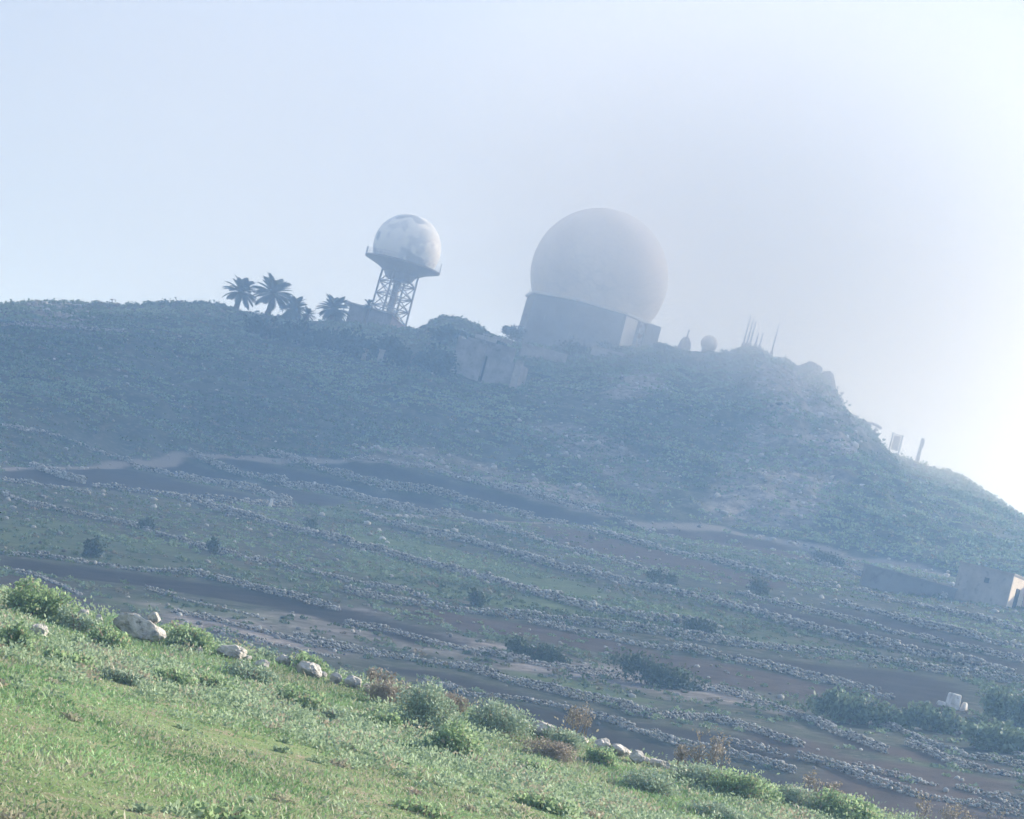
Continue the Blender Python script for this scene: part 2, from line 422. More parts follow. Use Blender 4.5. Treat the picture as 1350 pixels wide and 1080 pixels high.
A_pale = np.zeros(GX.shape)
for pts, hw in pale_px:
    w = np.array([hit(a, b)[:2] for a, b in pts])
    for (x1, y1), (x2, y2) in zip(w[:-1], w[1:]):
        dx, dy = x2 - x1, y2 - y1; L2 = dx * dx + dy * dy + 1e-9
        t = np.clip(((wob_x - x1) * dx + (wob_y - y1) * dy) / L2, 0, 1)
        dd = np.hypot(wob_x - x1 - t * dx, wob_y - y1 - t * dy)
        A_pale = np.maximum(A_pale, 1 - smooth(hw * 0.6, hw * 1.5, dd))
def grid_faces(nx, ny):
    i = np.arange(nx - 1)[None, :] + np.arange(ny - 1)[:, None] * nx
    return np.stack([i, i + 1, i + 1 + nx, i + nx], -1).reshape(-1, 4)
GZ2 = GZ - 0.06 * A_soil
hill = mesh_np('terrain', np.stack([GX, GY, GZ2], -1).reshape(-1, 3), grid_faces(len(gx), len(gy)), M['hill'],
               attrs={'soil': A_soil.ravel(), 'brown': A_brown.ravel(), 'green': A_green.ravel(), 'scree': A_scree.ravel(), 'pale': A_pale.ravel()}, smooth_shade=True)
tag(hill, 'hazy hillside of dark terraced fields under scrub and scree', 'hillside', kind='structure')
def sample_attr(A, x, y):
    i = np.clip(np.searchsorted(gx, x) - 1, 0, len(gx) - 2); j = np.clip(np.searchsorted(gy, y) - 1, 0, len(gy) - 2)
    return A[j, i]

bx = lines([(-60, -12, 1.5), (-12, 12.01, 0.12), (13.5, 61, 1.5)]); by = lines([(-30, 10, 2), (10, 62, 0.13), (62, 90, 1)])
BX, BY = np.meshgrid(bx, by)
BZ = np.maximum(bank_z(BX, BY), -14)
bank = mesh_np('ground', np.stack([BX, BY, BZ], -1).reshape(-1, 3), grid_faces(len(bx), len(by)), M['bank'], smooth_shade=True)
tag(bank, 'sunlit grassy bank in front of the valley', 'ground', kind='structure')

# ------------------------------------------------------------------ leaf and stone clouds
def rand_dirs(n):
    v = rng.normal(size=(n, 3)); return v / np.linalg.norm(v, axis=1, keepdims=True)

def leaf_quads(cent, size, nrm=None, aspect=2.0, droop=None):
    """cent Nx3, size N -> verts 4N x 3 : pointed diamond leaves with random orientation"""
    n = len(cent)
    d = rand_dirs(n) if droop is None else droop
    a = rand_dirs(n)
    s = np.cross(d, a); s /= np.linalg.norm(s, axis=1, keepdims=True) + 1e-9
    L = size[:, None] * d; W = (size / aspect)[:, None] * s * 0.5
    v = np.stack([cent - L * 0.5, cent + W, cent + L * 0.5, cent - W], 1).reshape(-1, 3)
    return v

def quad_faces(n): return np.arange(4 * n).reshape(n, 4)

def blob_points(n, lumps, spread=0.35):
    """points near the surfaces of several ellipsoid lumps, (cx,cy,cz,rx,ry,rz)"""
    lumps = np.array(lumps); w = (lumps[:, 3] * lumps[:, 4] * lumps[:, 5]) ** (2 / 3); k = rng.choice(len(lumps), n, p=w / w.sum())
    d = rand_dirs(n); r = np.clip(1 - np.abs(rng.normal(0, spread, n)), 0.15, 1.15)[:, None]
    p = lumps[k, :3] + d * lumps[k, 3:] * r
    return p, d, k

def make_lumps(w, dp, h, n):
    ls = []
    for i in range(n):
        a = rng.uniform(0, 6.28); q = math.sqrt(rng.uniform(0, 1)) * 0.62
        s = rng.uniform(0.30, 0.50)
        z = h * (0.30 + 0.36 * rng.uniform(0, 1) * (1 - q))
        ls.append((math.cos(a) * q * w * 0.62, math.sin(a) * q * dp * 0.62, z * rng.uniform(0.6, 1.1), w * s * 0.5, dp * s * 0.5, h * rng.uniform(0.22, 0.46)))
    return ls

def foliage(root, w, dp, h, nl, leaf, mat, lumps=9, name='foliage', dry=0.08, up=0.5, asp=2.2):
    L = make_lumps(w, dp, h, lumps)
    p, d, k = blob_points(nl, L)
    keep = p[:, 2] > 0.0; p, d, k = p[keep], d[keep], k[keep]
    n = len(p); lt = rng.uniform(0, 1, len(L))
    dirs = d * 0.45 + rand_dirs(n) * 0.9 + np.array([0, 0, up]); dirs /= np.linalg.norm(dirs, axis=1, keepdims=True)
    v = leaf_quads(p, leaf * rng.uniform(0.6, 1.4, n), droop=dirs, aspect=asp)
    t = np.clip(0.35 * lt[k] + 0.65 * rng.uniform(0, 1, n), 0, 1)
    dv = (rng.uniform(0, 1, n) < dry) * rng.uniform(0.4, 1, n)
    return mesh_np(name, v, quad_faces(n), mat, root, {'tint': np.repeat(t, 4), 'dry': np.repeat(dv, 4)})

def stems(root, w, h, n, rad, mat, name='stem'):
    m = MB()
    for i in range(n):
        a = random.uniform(0, 6.28); q = random.uniform(0.1, 0.42)
        x, y = math.cos(a) * w * q, math.sin(a) * w * q
        m.tube([(x * 0.15, y * 0.15, -0.05), (x * 0.5, y * 0.5, h * 0.4), (x, y, h * random.uniform(0.65, 0.85))], [rad, rad * 0.7, rad * 0.35], 5)
    return m.build(name, mat, root)

ICO_V = []
_p = (1 + 5 ** 0.5) / 2
for a_, b_ in ((-1, _p), (1, _p), (-1, -_p), (1, -_p)):
    ICO_V.append((a_, b_, 0))
for a_, b_ in ((-1, _p), (1, _p), (-1, -_p), (1, -_p)):
    ICO_V.append((0, a_, b_))
for a_, b_ in ((_p, -1), (_p, 1), (-_p, -1), (-_p, 1)):
    ICO_V.append((a_, 0, b_))
ICO_V = np.array(ICO_V) / np.linalg.norm(ICO_V[0])
ICO_F = np.array([(0, 11, 5), (0, 5, 1), (0, 1, 7), (0, 7, 10), (0, 10, 11), (1, 5, 9), (5, 11, 4), (11, 10, 2), (10, 7, 6), (7, 1, 8),
                  (3, 9, 4), (3, 4, 2), (3, 2, 6), (3, 6, 8), (3, 8, 9), (4, 9, 5), (2, 4, 11), (6, 2, 10), (8, 6, 7), (9, 8, 1)])

def stones_mesh(name, pos, rad, mat, parent=None, flat=0.72):
    n = len(pos)
    sc = rad[:, None] * rng.uniform(0.75, 1.3, (n, 3)) * np.array([1, 1, flat])
    jit = rng.uniform(0.72, 1.18, (n, 12, 1))
    v = ICO_V[None] * jit
    ang = rng.uniform(0, 6.28, n); tl = rng.normal(0, 0.35, n)
    ca, sa = np.cos(ang)[:, None], np.sin(ang)[:, None]; ct, st = np.cos(tl)[:, None], np.sin(tl)[:, None]
    v = v * sc[:, None, :]
    y2 = v[..., 1] * ct - v[..., 2] * st; z2 = v[..., 1] * st + v[..., 2] * ct
    x3 = v[..., 0] * ca - y2 * sa; y3 = v[..., 0] * sa + y2 * ca
    v = np.stack([x3, y3, z2], -1) + pos[:, None, :]
    f = (ICO_F[None] + 12 * np.arange(n)[:, None, None]).reshape(-1, 3)
    t = np.repeat(np.clip(rng.normal(0.5, 0.28, n), 0, 1), 12)
    return mesh_np(name, v.reshape(-1, 3), f, mat, parent, {'tint': t})

# ------------------------------------------------------------------ dry stone walls
def dry_wall(pts, h, w, label, ruin=0.0):
    P = np.array([hit(a, b) for a, b in pts])
    seg = np.hypot(np.diff(P[:, 0]), np.diff(P[:, 1])); cum = np.concatenate([[0], np.cumsum(seg)])
    dist = P[:, 1].mean(); st = 0.13 if dist < 125 else (0.17 if dist < 165 else 0.23)
    near_ = 0.54 if dist < 125 else (0.68 if dist < 165 else 1.0)
    h *= near_; w *= near_ * 0.45
    s = np.arange(0, cum[-1], st)
    x = np.interp(s, cum, P[:, 0]); y = np.interp(s, cum, P[:, 1])
    x = x + 0.22 * noise2(s / 4.0, s * 0, 5); y = y + 0.22 * noise2(s / 4.0, s * 0 + 7, 6)
    tx = np.gradient(x); ty = np.gradient(y); ll = np.hypot(tx, ty); nx_, ny_ = -ty / ll, tx / ll
    pos = []
    hh = h * (0.85 + 0.3 * noise2(s / 2.5, s * 0, 11)) * np.clip(1 - ruin * (noise2(s / 5, s * 0, 13) > 0.15) * 0.75, 0.15, 1)
    rows = max(2, int(round(h / (st * 0.72))))
    for r in range(rows):
        frac = (r + 0.4) / rows
        for c in np.linspace(-0.5, 0.5, 3 if w > 0.42 else 2):
            k = frac * h <= hh * 1.02
            off = c * w * (1 - 0.35 * frac)
            q = np.stack([x + nx_ * off, y + ny_ * off, np.zeros_like(x)], -1) + rng.normal(0, st * 0.18, (len(x), 3))
            q[:, 2] += hill_z(q[:, 0], q[:, 1]) + frac * h
            pos.append(q[k])
    nfall = int(len(s) * 0.16)                      # fallen stones along the foot
    k = rng.integers(0, len(s), nfall); off = rng.normal(0, 1, nfall) * w * 1.0
    q = np.stack([x[k] + nx_[k] * off, y[k] + ny_[k] * off, 0 * off], -1); q[:, 2] = hill_z(q[:, 0], q[:, 1]) + 0.05
    pos.append(q)
    pos = np.concatenate(pos); base = P[0].copy()
    o = stones_mesh('dry_stone_wall', pos - base, st * rng.uniform(0.30, 0.62, len(pos)), M['wall_stone'])
    o.location = base
    return tag(o, label, 'stone wall', 'dry stone walls of the terraced fields')

walls = [
 ([(37, 615), (75, 627), (111, 638)], .75, .8, 'short stone wall slanting through the dark soil at the far left of the upper terraces'),
 ([(118, 641), (215, 653), (300, 662), (385, 669)], .6, .7, 'stone wall closing the lower side of the dark terrace that ends at a white post'),
 ([(163, 607), (210, 624), (259, 636), (333, 647), (385, 666)], .8, .8, 'second slanting stone wall of the upper dark terraces, ending beside a white post'),
 ([(244, 598), (304, 622), (370, 637), (455, 655), (520, 672), (600, 685)], 1.0, 1.0, 'tall pale stone wall between the second and third dark upper terraces'),
 ([(352, 600), (426, 622), (500, 643), (561, 651), (640, 670), (705, 684)], 1.0, 1.0, 'tall pale stone wall under the uppermost dark terrace'),
 ([(450, 609), (498, 607), (580, 625), (710, 658), (802, 681)], .6, .7, 'long low wall along the pale track at the foot of the hill'),
 ([(802, 681), (845, 697), (887, 709)], .55, .5, 'bright white low wall at the end of the track under the scree'),
 ([(0, 634), (48, 641), (118, 651)], .6, .7, 'pale low wall just below the leftmost dark terrace'),
 ([(0, 652), (33, 664), (93, 677), (178, 696), (259, 721), (333, 740), (426, 759), (500, 777), (560, 790)], .6, .7, 'long dark rubble wall along the upper side of the bright green strip'),
 ([(215, 654), (267, 666), (370, 696), (444, 714), (524, 736), (598, 755), (691, 781), (783, 807), (876, 821), (950, 836)], .7, .7, 'very long stone wall starting under the white post and crossing the green terraces'),
 ([(465, 655), (531, 673), (605, 684), (672, 703), (731, 721), (802, 740), (880, 760)], .6, .7, 'thin stone wall just below the broken end of the pale terrace walls'),
 ([(472, 679), (546, 701), (628, 718), (709, 742), (783, 760), (857, 777), (900, 787), (983, 807), (1073, 833), (1153, 852), (1233, 868), (1337, 893)], .7, .7, 'longest stone wall, running under the two narrow dark strips below the hut'),
 ([(687, 684), (746, 692)], .7, 1.2, 'short heap of pale stones at the end of the uppermost dark terrace'),
 ([(765, 697), (839, 718), (950, 742), (967, 747), (1050, 770), (1097, 775)], .6, .7, 'stone wall between two brown strips below the bright white wall'),
 ([(967, 782), (1047, 802), (1117, 820), (1183, 837), (1233, 848), (1300, 862), (1352, 875)], .7, .7, 'stone wall between the two narrow dark strips below the hut'),
 ([(1093, 795), (1160, 810), (1233, 830), (1300, 847), (1352, 857)], .6, .7, 'stone wall on the upper edge of the narrow dark strips below the hut'),
 ([(1123, 778), (1187, 795), (1267, 813), (1352, 835)], .5, .7, 'first low stone wall downhill from the hut'),
 ([(1067, 740), (1113, 752), (1183, 770), (1250, 790)], .5, .6, 'low stone wall leading to the grey side of the hut'),
 ([(450, 781), (524, 796), (606, 807), (687, 816), (783, 827), (900, 842), (967, 853), (1050, 860), (1117, 868), (1200, 880), (1267, 893), (1352, 903)], .9, 1.3, 'broad pale rubble wall above the widest dark field'),
 ([(690, 821), (765, 836), (857, 855), (900, 859), (967, 872), (1033, 887), (1083, 900), (1133, 913), (1180, 923)], .7, .8, 'stone wall across the middle of the widest dark field, ending beside a leafy shrub'),
 ([(450, 821), (524, 836), (598, 855), (672, 870), (746, 884), (820, 897), (950, 914), (1000, 927), (1060, 947), (1090, 961), (1133, 978), (1173, 995)], .7, 1.0, 'stony pale wall running below the two long dark bushes'),
 ([(380, 840), (450, 855), (517, 868), (590, 878), (637, 890), (683, 903), (750, 918), (800, 930), (850, 947), (940, 950), (1000, 967), (1063, 987)], .8, .9, 'bright stone wall along the upper edge of the nearest dark strip'),
 ([(550, 900), (617, 917), (683, 923), (737, 933), (817, 957), (900, 984), (950, 993), (1000, 1007), (1047, 1023)], .6, .8, 'low broken wall through the nearest dark strip behind the grassy bank'),
 ([(1043, 1000), (1100, 1013), (1150, 1033), (1200, 1050), (1267, 1060), (1352, 1077)], .8, .8, 'nearest stone wall in the lower right, behind the end of the grassy bank'),
 ([(940, 977), (1033, 997)], .5, .7, 'short line of scattered stones behind the dry stalks'),
 ([(1190, 983), (1233, 1000), (1283, 1017), (1352, 1027)], .8, .8, 'stone wall in the lower right with dark soil below it'),
 ([(1133, 953), (1200, 970), (1267, 997), (1352, 1013)], .6, .8, 'stone wall just below the leafy thicket with grey grass under it'),
 ([(1233, 963), (1300, 980), (1352, 1002)], .6, .8, 'short stone wall at the lower edge of the thicket by the white block'),
 ([(1117, 1013), (1167, 1023), (1233, 1037)], .45, .9, 'short brownish line of low stones between two walls at lower right'),
 ([(1253, 1040), (1300, 1052), (1352, 1063)], .6, .8, 'short stone wall at the right edge above the nearest wall'),
 ([(0, 731), (67, 736), (163, 751), (259, 759), (333, 777), (407, 796), (450, 806)], .6, .8, 'dark stone wall above the narrow black ditch at left'),
 ([(0, 753), (55, 762), (104, 785)], .5, .9, 'pale stone edge of the grey patch behind the large green bush at left'),
 ([(185, 777), (259, 795), (330, 812)], .5, .7, 'thin pale wall above the sunlit rocks, below the black ditch'),
 ([(222, 807), (315, 826), (407, 851), (500, 867)], .6, 1.0, 'ragged stone wall just behind the largest foreground boulder'),
 ([(274, 834), (370, 852), (440, 868)], .5, .8, 'low rubble wall right behind the white foreground rocks'),
 ([(0, 562), (74, 573), (130, 596), (163, 608)], .5, .7, 'faint broken wall climbing the left hillside above the dark terraces'),
 ([(0, 430), (80, 433), (165, 438)], .6, .9, 'pale ruined wall just below the left ridge'),
 ([(560, 618), (640, 634), (720, 656), (790, 672)], .5, .6, 'faint upper wall on the hillside parallel to the track'),
]
for pts, h, w, lab in walls: dry_wall(pts, h * 0.85, w * 0.7, lab, ruin=0.5 if h <= 0.55 else 0.15)

# ------------------------------------------------------------------ scrub and stones covering the hill
n = 104000
yy = np.sqrt(rng.uniform(78 ** 2, 352 ** 2, n)); xx = rng.uniform(-1, 1, n) * (yy * 0.215 + 12)
soilv = np.maximum(sample_attr(A_soil, xx, yy), sample_attr(A_pale, xx, yy)); br = sample_attr(A_brown, xx, yy)
dens = 0.40 + 0.75 * fbm(xx, yy, 7, 4, 81) + 0.1 * (yy > foot_y(xx))
keep = (rng.uniform(0, 1, n) < dens) & (soilv < 0.15) & (rng.uniform(0, 1, n) > br * 0.8) & (rng.uniform(0, 1, n) > 0.55 * sample_attr(A_scree, xx, yy))
xx, yy = xx[keep], yy[keep]; nc = len(xx); zz = hill_z(xx, yy)
fieldw = 1 - smooth(-6, 6, yy - foot_y(xx))
rad = np.clip(rng.lognormal(-1.05, 0.45, nc), 0.15, 1.1) * (1.2 - 0.68 * fieldw)
KS = np.where(yy < 165, 26, 14); idx = np.repeat(np.arange(nc), KS); nk = len(idx)
cen = np.stack([xx, yy, zz], -1)[idx]; rr = rad[idx]
d = rand_dirs(nk); d[:, 2] = np.abs(d[:, 2])
pp = cen + d * rr[:, None] * np.array([1, 1, 0.62]) * rng.uniform(0.5, 1.05, (nk, 1))
dr = d * 0.6 + rand_dirs(nk) * 0.8; dr /= np.linalg.norm(dr, axis=1, keepdims=True)
v = leaf_quads(pp, np.minimum(rr * rng.uniform(0.5, 0.95, nk), (0.05 + 0.0009 * yy[idx]) * rng.uniform(0.7, 1.4, nk)), droop=dr, aspect=1.5)
ct = np.clip(0.48 + 0.8 * fbm(xx, yy, 10, 3, 91) + rng.normal(0, 0.2, nc) * (1 - 0.5 * fieldw), 0, 1); cd = (rng.uniform(0, 1, nc) < 0.16) * rng.uniform(0.3, 1, nc)
t = np.clip(ct[idx] + rng.normal(0, 0.12, nk), 0, 1)
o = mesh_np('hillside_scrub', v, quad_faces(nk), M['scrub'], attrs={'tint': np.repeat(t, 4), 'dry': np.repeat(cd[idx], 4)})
tag(o, 'low grey-green scrub covering the hillside and terraces', 'scrub', kind='stuff')

n = 52000
yy = np.sqrt(rng.uniform(80 ** 2, 351 ** 2, n)); xx = rng.uniform(-1, 1, n) * (yy * 0.215 + 12)
keep = rng.uniform(0, 1, n) < (0.05 + 0.6 * sample_attr(A_scree, xx, yy) + 0.5 * sample_attr(A_pale, xx, yy)) * (1 - sample_attr(A_soil, xx, yy)) * (0.5 + 0.5 * (noise2(xx / 3, yy / 3, 99) > -0.2))
xx, yy = xx[keep], yy[keep]
rad = np.clip(rng.lognormal(-1.95, 0.45, len(xx)), 0.06, 0.30) * (0.6 + 0.4 * smooth(110, 220, yy)) * (1 + 0.8 * smooth(262, 275, yy) * smooth(0.3, 0.7, sample_attr(A_scree, xx, yy)) * rng.uniform(0, 1, len(xx)) ** 2)
o = stones_mesh('scree', np.stack([xx, yy, hill_z(xx, yy) + rad * 0.25], -1), rad, M['wall_stone'])
tag(o, 'loose pale stones scattered over the hillside', 'loose stones', kind='stuff')

# ------------------------------------------------------------------ grass of the near bank
n = 960000
yy = np.sqrt(rng.uniform(12.5 ** 2, 47 ** 2, n)); xx = rng.uniform(-1, 1, n) * (yy * 0.215 + 3)
pt = fbm(xx, yy, 2.2, 4, 101); dn = 0.78 + 0.8 * pt
keep = rng.uniform(0, 1, n) < dn
xx, yy, pt = xx[keep], yy[keep], pt[keep]; n = len(xx)
hgt = (0.018 + 0.024 * np.clip(fbm(xx, yy, 1.1, 3, 103) + 0.4, 0, 1)) * rng.lognormal(0, 0.35, n) * (1 + 0.5 * smooth(28, 34, yy))
zz = bank_z(xx, yy); ang = rng.uniform(0, 6.28, n); lean = rng.normal(0, 0.55, (n, 2)) * hgt[:, None]
wv = np.stack([np.cos(ang), np.sin(ang)], -1) * (0.006 + 0.009 * rng.uniform(0, 1, (n, 1)))
b = np.stack([xx, yy, zz - 0.01], -1)
v0 = b.copy(); v0[:, :2] -= wv * 0.6; v1 = b.copy(); v1[:, :2] += wv * 0.6
mid = b.copy(); mid[:, :2] += lean * 0.45 + wv; mid[:, 2] += hgt * 0.6
tip = b.copy(); tip[:, :2] += lean; tip[:, 2] += hgt
v = np.stack([v0, v1, mid, tip], 1).reshape(-1, 3)
tin = np.clip(0.5 + 0.7 * fbm(xx, yy, 1.6, 3, 107) + rng.normal(0, 0.2, n), 0, 1)
dryv = np.clip((rng.uniform(0, 1, n) < 0.26 + 0.40 * (fbm(xx, yy, 1.8, 3, 109) > 0.08)) * rng.uniform(0.3, 1, n), 0, 1)
o = mesh_np('grass', v, quad_faces(n), M['grass'], attrs={'tint': np.repeat(tin, 4), 'dry': np.repeat(dryv, 4)})
tag(o, 'short sunlit green grass with straw-coloured tufts', 'grass', kind='stuff')

rocks = [
 (182, 828, 70, 32, 'largest boulder, grey with a sunlit white right end'),
 (128, 817, 13, 14, 'small upright white rock left of the largest boulder'),
 (107, 809, 18, 13, 'small cream rock at the edge of the pale left bush'),
 (302, 859, 42, 19, 'flat broad white rock right of the dark green bush'),
 (344, 876, 20, 13, 'small white rock just left of the pyramid-shaped one'),
 (372, 871, 24, 15, 'rounded white rock under the olive bush'),
 (407, 883, 36, 18, 'pyramid-shaped white rock in the middle of the rock row'),
 (441, 894, 17, 14, 'narrow white rock second from the right end of the rock row'),
 (464, 899, 26, 15, 'white rock at the right end of the rock row, before the brown bush'),
 (686, 957, 24, 16, 'pale rock nestled against the wide dome-shaped bush'),
 (714, 962, 34, 19, 'twin-topped pale rock between the dome-shaped bush and the grey bush'),
 (792, 982, 24, 18, 'topmost white rock of the cluster on the crest'),
 (817, 990, 30, 15, 'flat white rock in the middle of the crest cluster'),
 (838, 999, 22, 18, 'upright white rock in the crest cluster'),
 (797, 1004, 12, 10, 'tiny white rock in front of the crest cluster'),
 (868, 1008, 26, 13, 'low white rock at the right end of the crest cluster'),
 (893, 1017, 16, 9, 'small flat white rock beside the short dry stalks'),
 (50, 830, 26, 15, 'brownish flat rock under the large left bush'),
 (262, 858, 11, 9, 'small pale stone between the dark green bush and the flat broad white rock'),
 (325, 868, 12, 8, 'little white stone between the flat broad rock and the small white one'),
 (388, 877, 11, 9, 'little white stone tucked against the pyramid-shaped rock'),
 (424, 889, 12, 8, 'little flat stone between the pyramid-shaped and the narrow white rocks'),
 (482, 905, 12, 9, 'little pale stone in front of the dark dry stalks'),
 (740, 968, 14, 9, 'small white stone at the foot of the grey bush on the crest'),
 (768, 976, 15, 10, 'small white stone just left of the crest rock cluster'),
 (852, 1003, 12, 9, 'little white stone between the upright and the low white crest rocks'),
 (545, 905, 12, 9, 'small grey rock half hidden on the crest behind the tall bush'),
]
# low weeds thickening towards the crest of the bank
n = 11600
yy = np.sqrt(rng.uniform(14 ** 2, 46 ** 2, n)); xx = rng.uniform(-1, 1, n) * (yy * 0.215 + 3)
pw = np.clip(smooth(25 + 0.3 * xx, 35 + 0.3 * xx, yy + 5 * fbm(xx, yy, 5, 2, 121)) * 1.0 + 0.05, 0, 1) * np.clip(0.55 + 1.2 * fbm(xx, yy, 2.4, 3, 123), 0.02, 1)
keep = rng.uniform(0, 1, n) < pw
for a, b, w, h, _ in rocks:                      # nothing grows right before the bare rocks
    q = hit_bank(a, b + h * 0.5); keep &= ~((np.abs(xx / yy - q[0] / q[1]) < (w * 0.55 + 5) / F_PX) & (yy > q[1] - 4) & (yy < q[1] + 0.4))
xx, yy = xx[keep], yy[keep]; nc = len(xx); K = 70
rad = np.clip(rng.lognormal(-1.75, 0.4, nc), 0.08, 0.42) * (0.55 + 0.45 * smooth(22, 34, yy))
cen = np.repeat(np.stack([xx, yy, bank_z(xx, yy)], -1), K, 0); rr = np.repeat(rad, K)
d = rand_dirs(nc * K); d[:, 2] = np.abs(d[:, 2])
pp = cen + d * rr[:, None] * np.array([1.15, 1.15, 0.75]) * rng.uniform(0.35, 1.1, (nc * K, 1))
dr = d + rand_dirs(nc * K) * 0.8; dr /= np.linalg.norm(dr, axis=1, keepdims=True)
v = leaf_quads(pp, 0.045 * rng.uniform(0.6, 1.5, nc * K), droop=dr, aspect=2.0)
ct = rng.uniform(0.1, 1, nc); cd = np.where(rng.uniform(0, 1, nc) < 0.14, rng.uniform(0.6, 1, nc), 0)
t = np.clip(np.repeat(ct, K) * 0.55 + rng.uniform(0, 0.5, nc * K), 0, 1)
o = mesh_np('weeds', v, quad_faces(nc * K), M['weed'], attrs={'tint': np.repeat(t, 4), 'dry': np.repeat(np.repeat(cd, K), 4)})
tag(o, 'low pale green weeds and dry tufts thickening towards the crest of the bank', 'weeds', kind='stuff')

# ------------------------------------------------------------------ foreground bushes
def bush(px, py, w, h, kind, label, name='shrub', group='shrubs along the grassy bank', cat='shrub', d=None, dscale=0.9):
    p = hit_bank(px, py); k = p[1] / F_PX
    W, H = w * k * 0.92, h * k * 0.84
    root = empty(name, p, label, cat, group)
    nl = int(np.clip(4200 * (W * H) / 0.5, 500, 11000))
    lf = {'bush': 0.052, 'greybush': 0.055, 'dry': 0.06}[kind]
    foliage(root, W * 1.2, W * dscale, H * 1.25, nl, lf, M[kind], lumps=17, dry={'bush': 0.10, 'greybush': 0.07, 'dry': 0}[kind], up=0.25, asp={'bush': 1.8, 'greybush': 2.6, 'dry': 4.5}[kind])
    stems(root, W, H, 7 if kind != 'dry' else 16, 0.011, M['stem'])
    return root

bushes = [
 (48, 816, 96, 56, 'bush', 'large rounded green bush on the bank at the far left'),
 (12, 856, 48, 46, 'bush', 'green bush cut by the left edge of the photo, in front of the large one'),
 (100, 832, 56, 34, 'greybush', 'pale bush beside two small rocks, right of the large left bush'),
 (140, 852, 60, 32, 'bush', 'low green bush directly left of the largest boulder'),
 (246, 856, 72, 40, 'bush', 'dark green bush directly right of the largest boulder'),
 (215, 842, 30, 24, 'bush', 'small dark bush in the shade at the foot of the largest boulder'),
 (95, 880, 76, 26, 'bush', 'low spreading green mat below the far-left bushes'),
 (165, 902, 70, 26, 'greybush', 'low grey-green tuft on the grass below the largest boulder'),
 (225, 905, 60, 30, 'bush', 'low green tuft with dark patches, left of centre on the bank'),
 (280, 915, 64, 32, 'bush', 'low green clump on the grass below the flat white rock'),
 (350, 868, 34, 20, 'greybush', 'small pale bush between two white rocks'),
 (408, 876, 48, 28, 'bush', 'olive bush behind the row of white rocks'),
 (330, 900, 70, 30, 'greybush', 'pale green clump directly below the row of white rocks'),
 (402, 940, 76, 40, 'bush', 'wide green clump with a dark shaded left side in mid bank'),
 (440, 955, 40, 26, 'greybush', 'small grey-green clump at the right end of the wide mid-bank clump'),
 (508, 930, 60, 46, 'dry', 'brown dry bush on the crest beside the tall grey-green bush'),
 (548, 962, 92, 78, 'greybush', 'tallest grey-green bush on the crest, in the middle of the bank'),
 (505, 962, 50, 30, 'bush', 'low green bush in front of the brown dry one'),
 (602, 1002, 76, 52, 'bush', 'dark green bush on the grass in front of the crest shrubs'),
 (658, 968, 92, 52, 'greybush', 'wide pale green dome-shaped bush on the crest'),
 (592, 942, 40, 40, 'dry', 'reddish dry bush between the two big pale crest bushes'),
 (722, 1000, 70, 36, 'dry', 'tan dry grass clump below the pale crest rocks'),
 (742, 982, 60, 28, 'greybush', 'grey bush just right of the pale twin rocks on the crest'),
 (703, 1024, 58, 28, 'bush', 'small green bush below the tan dry clump'),
 (790, 1008, 40, 30, 'bush', 'bright yellow-green leafy plant by the cluster of white rocks'),
 (858, 1046, 84, 38, 'greybush', 'grey-green bush below the cluster of white rocks'),
 (930, 1036, 90, 34, 'greybush', 'pale rounded bush on the crest near the dry stalks'),
 (985, 1056, 96, 46, 'bush', 'big green bush on the crest at lower right'),
 (1052, 1064, 60, 34, 'greybush', 'olive bush on the crest next to the last green bush'),
 (1112, 1082, 84, 44, 'bush', 'last green bush at the right end of the crest'),
 (940, 1078, 80, 26, 'greybush', 'low pale clump at the bottom edge, lower right'),
 (560, 1074, 90, 20, 'bush', 'flat dark green patch near the bottom edge, centre'),
 (300, 1086, 120, 30, 'bush', 'dark green plant cut by the bottom edge, left of centre'),
 (720, 1068, 84, 24, 'bush', 'low dark green patch on the lower grass, right of centre'),
]
for b_ in bushes: bush(*b_)

# dry stalks standing on the crest
def stalks(px, py, w, h, label):
    p = hit_bank(px, py); k = p[1] / F_PX; W, H = w * k, h * k
    root = empty('dry_stalk_plant', p, label, 'dry plant', 'dry stalks on the crest of the bank')
    m = MB(); tips = []
    for i in range(9):
        x, y = random.uniform(-.5, .5) * W, random.uniform(-.3, .3) * W; hh = H * random.uniform(.55, 1.05); lx = random.uniform(-.22, .22) * H
        m.tube([(x, y, -.03), (x + lx * .4, y, hh * .5), (x + lx, y, hh)], [.008, .006, .003], 4); tips.append((x + lx, y, hh))
        for j in range(5):
            q = random.uniform(.4, .95); a = random.choice((-1, 1)) * random.uniform(.05, .16) * H
            m.tube([(x + lx * q, y, hh * q), (x + lx * q + a, y + a * .4, hh * q + abs(a) * 1.1)], [.005, .002], 4); tips.append((x + lx * q + a, y + a * .4, hh * q + abs(a) * 1.1))
    m.build('stem', M['stem'], root)
    tp = np.repeat(np.array(tips), 7, 0); tp = tp + rng.normal(0, .025, tp.shape); nn = len(tp)
    mesh_np('seed_head', leaf_quads(tp, rng.uniform(.03, .06, nn)), quad_faces(nn), M['dry'], root, {'tint': np.repeat(rng.uniform(.2, 1, nn), 4)})
for a in [(757, 975, 36, 52, 'thin pale dry stalks rising behind the tan clump'),
          (938, 1018, 40, 56, 'tall branching dry stalks behind the rounded pale bush'),
          (1075, 1048, 56, 36, 'reddish dry stalks behind the olive crest bush'),
          (1235, 1095, 70, 42, 'reddish dry stalks at the bottom edge, far right'),
          (905, 1012, 24, 28, 'short dry stalks beside the last white rock'),
          (500, 902, 26, 26, 'dark dry stalks rising from the brown bush')]: stalks(*a)

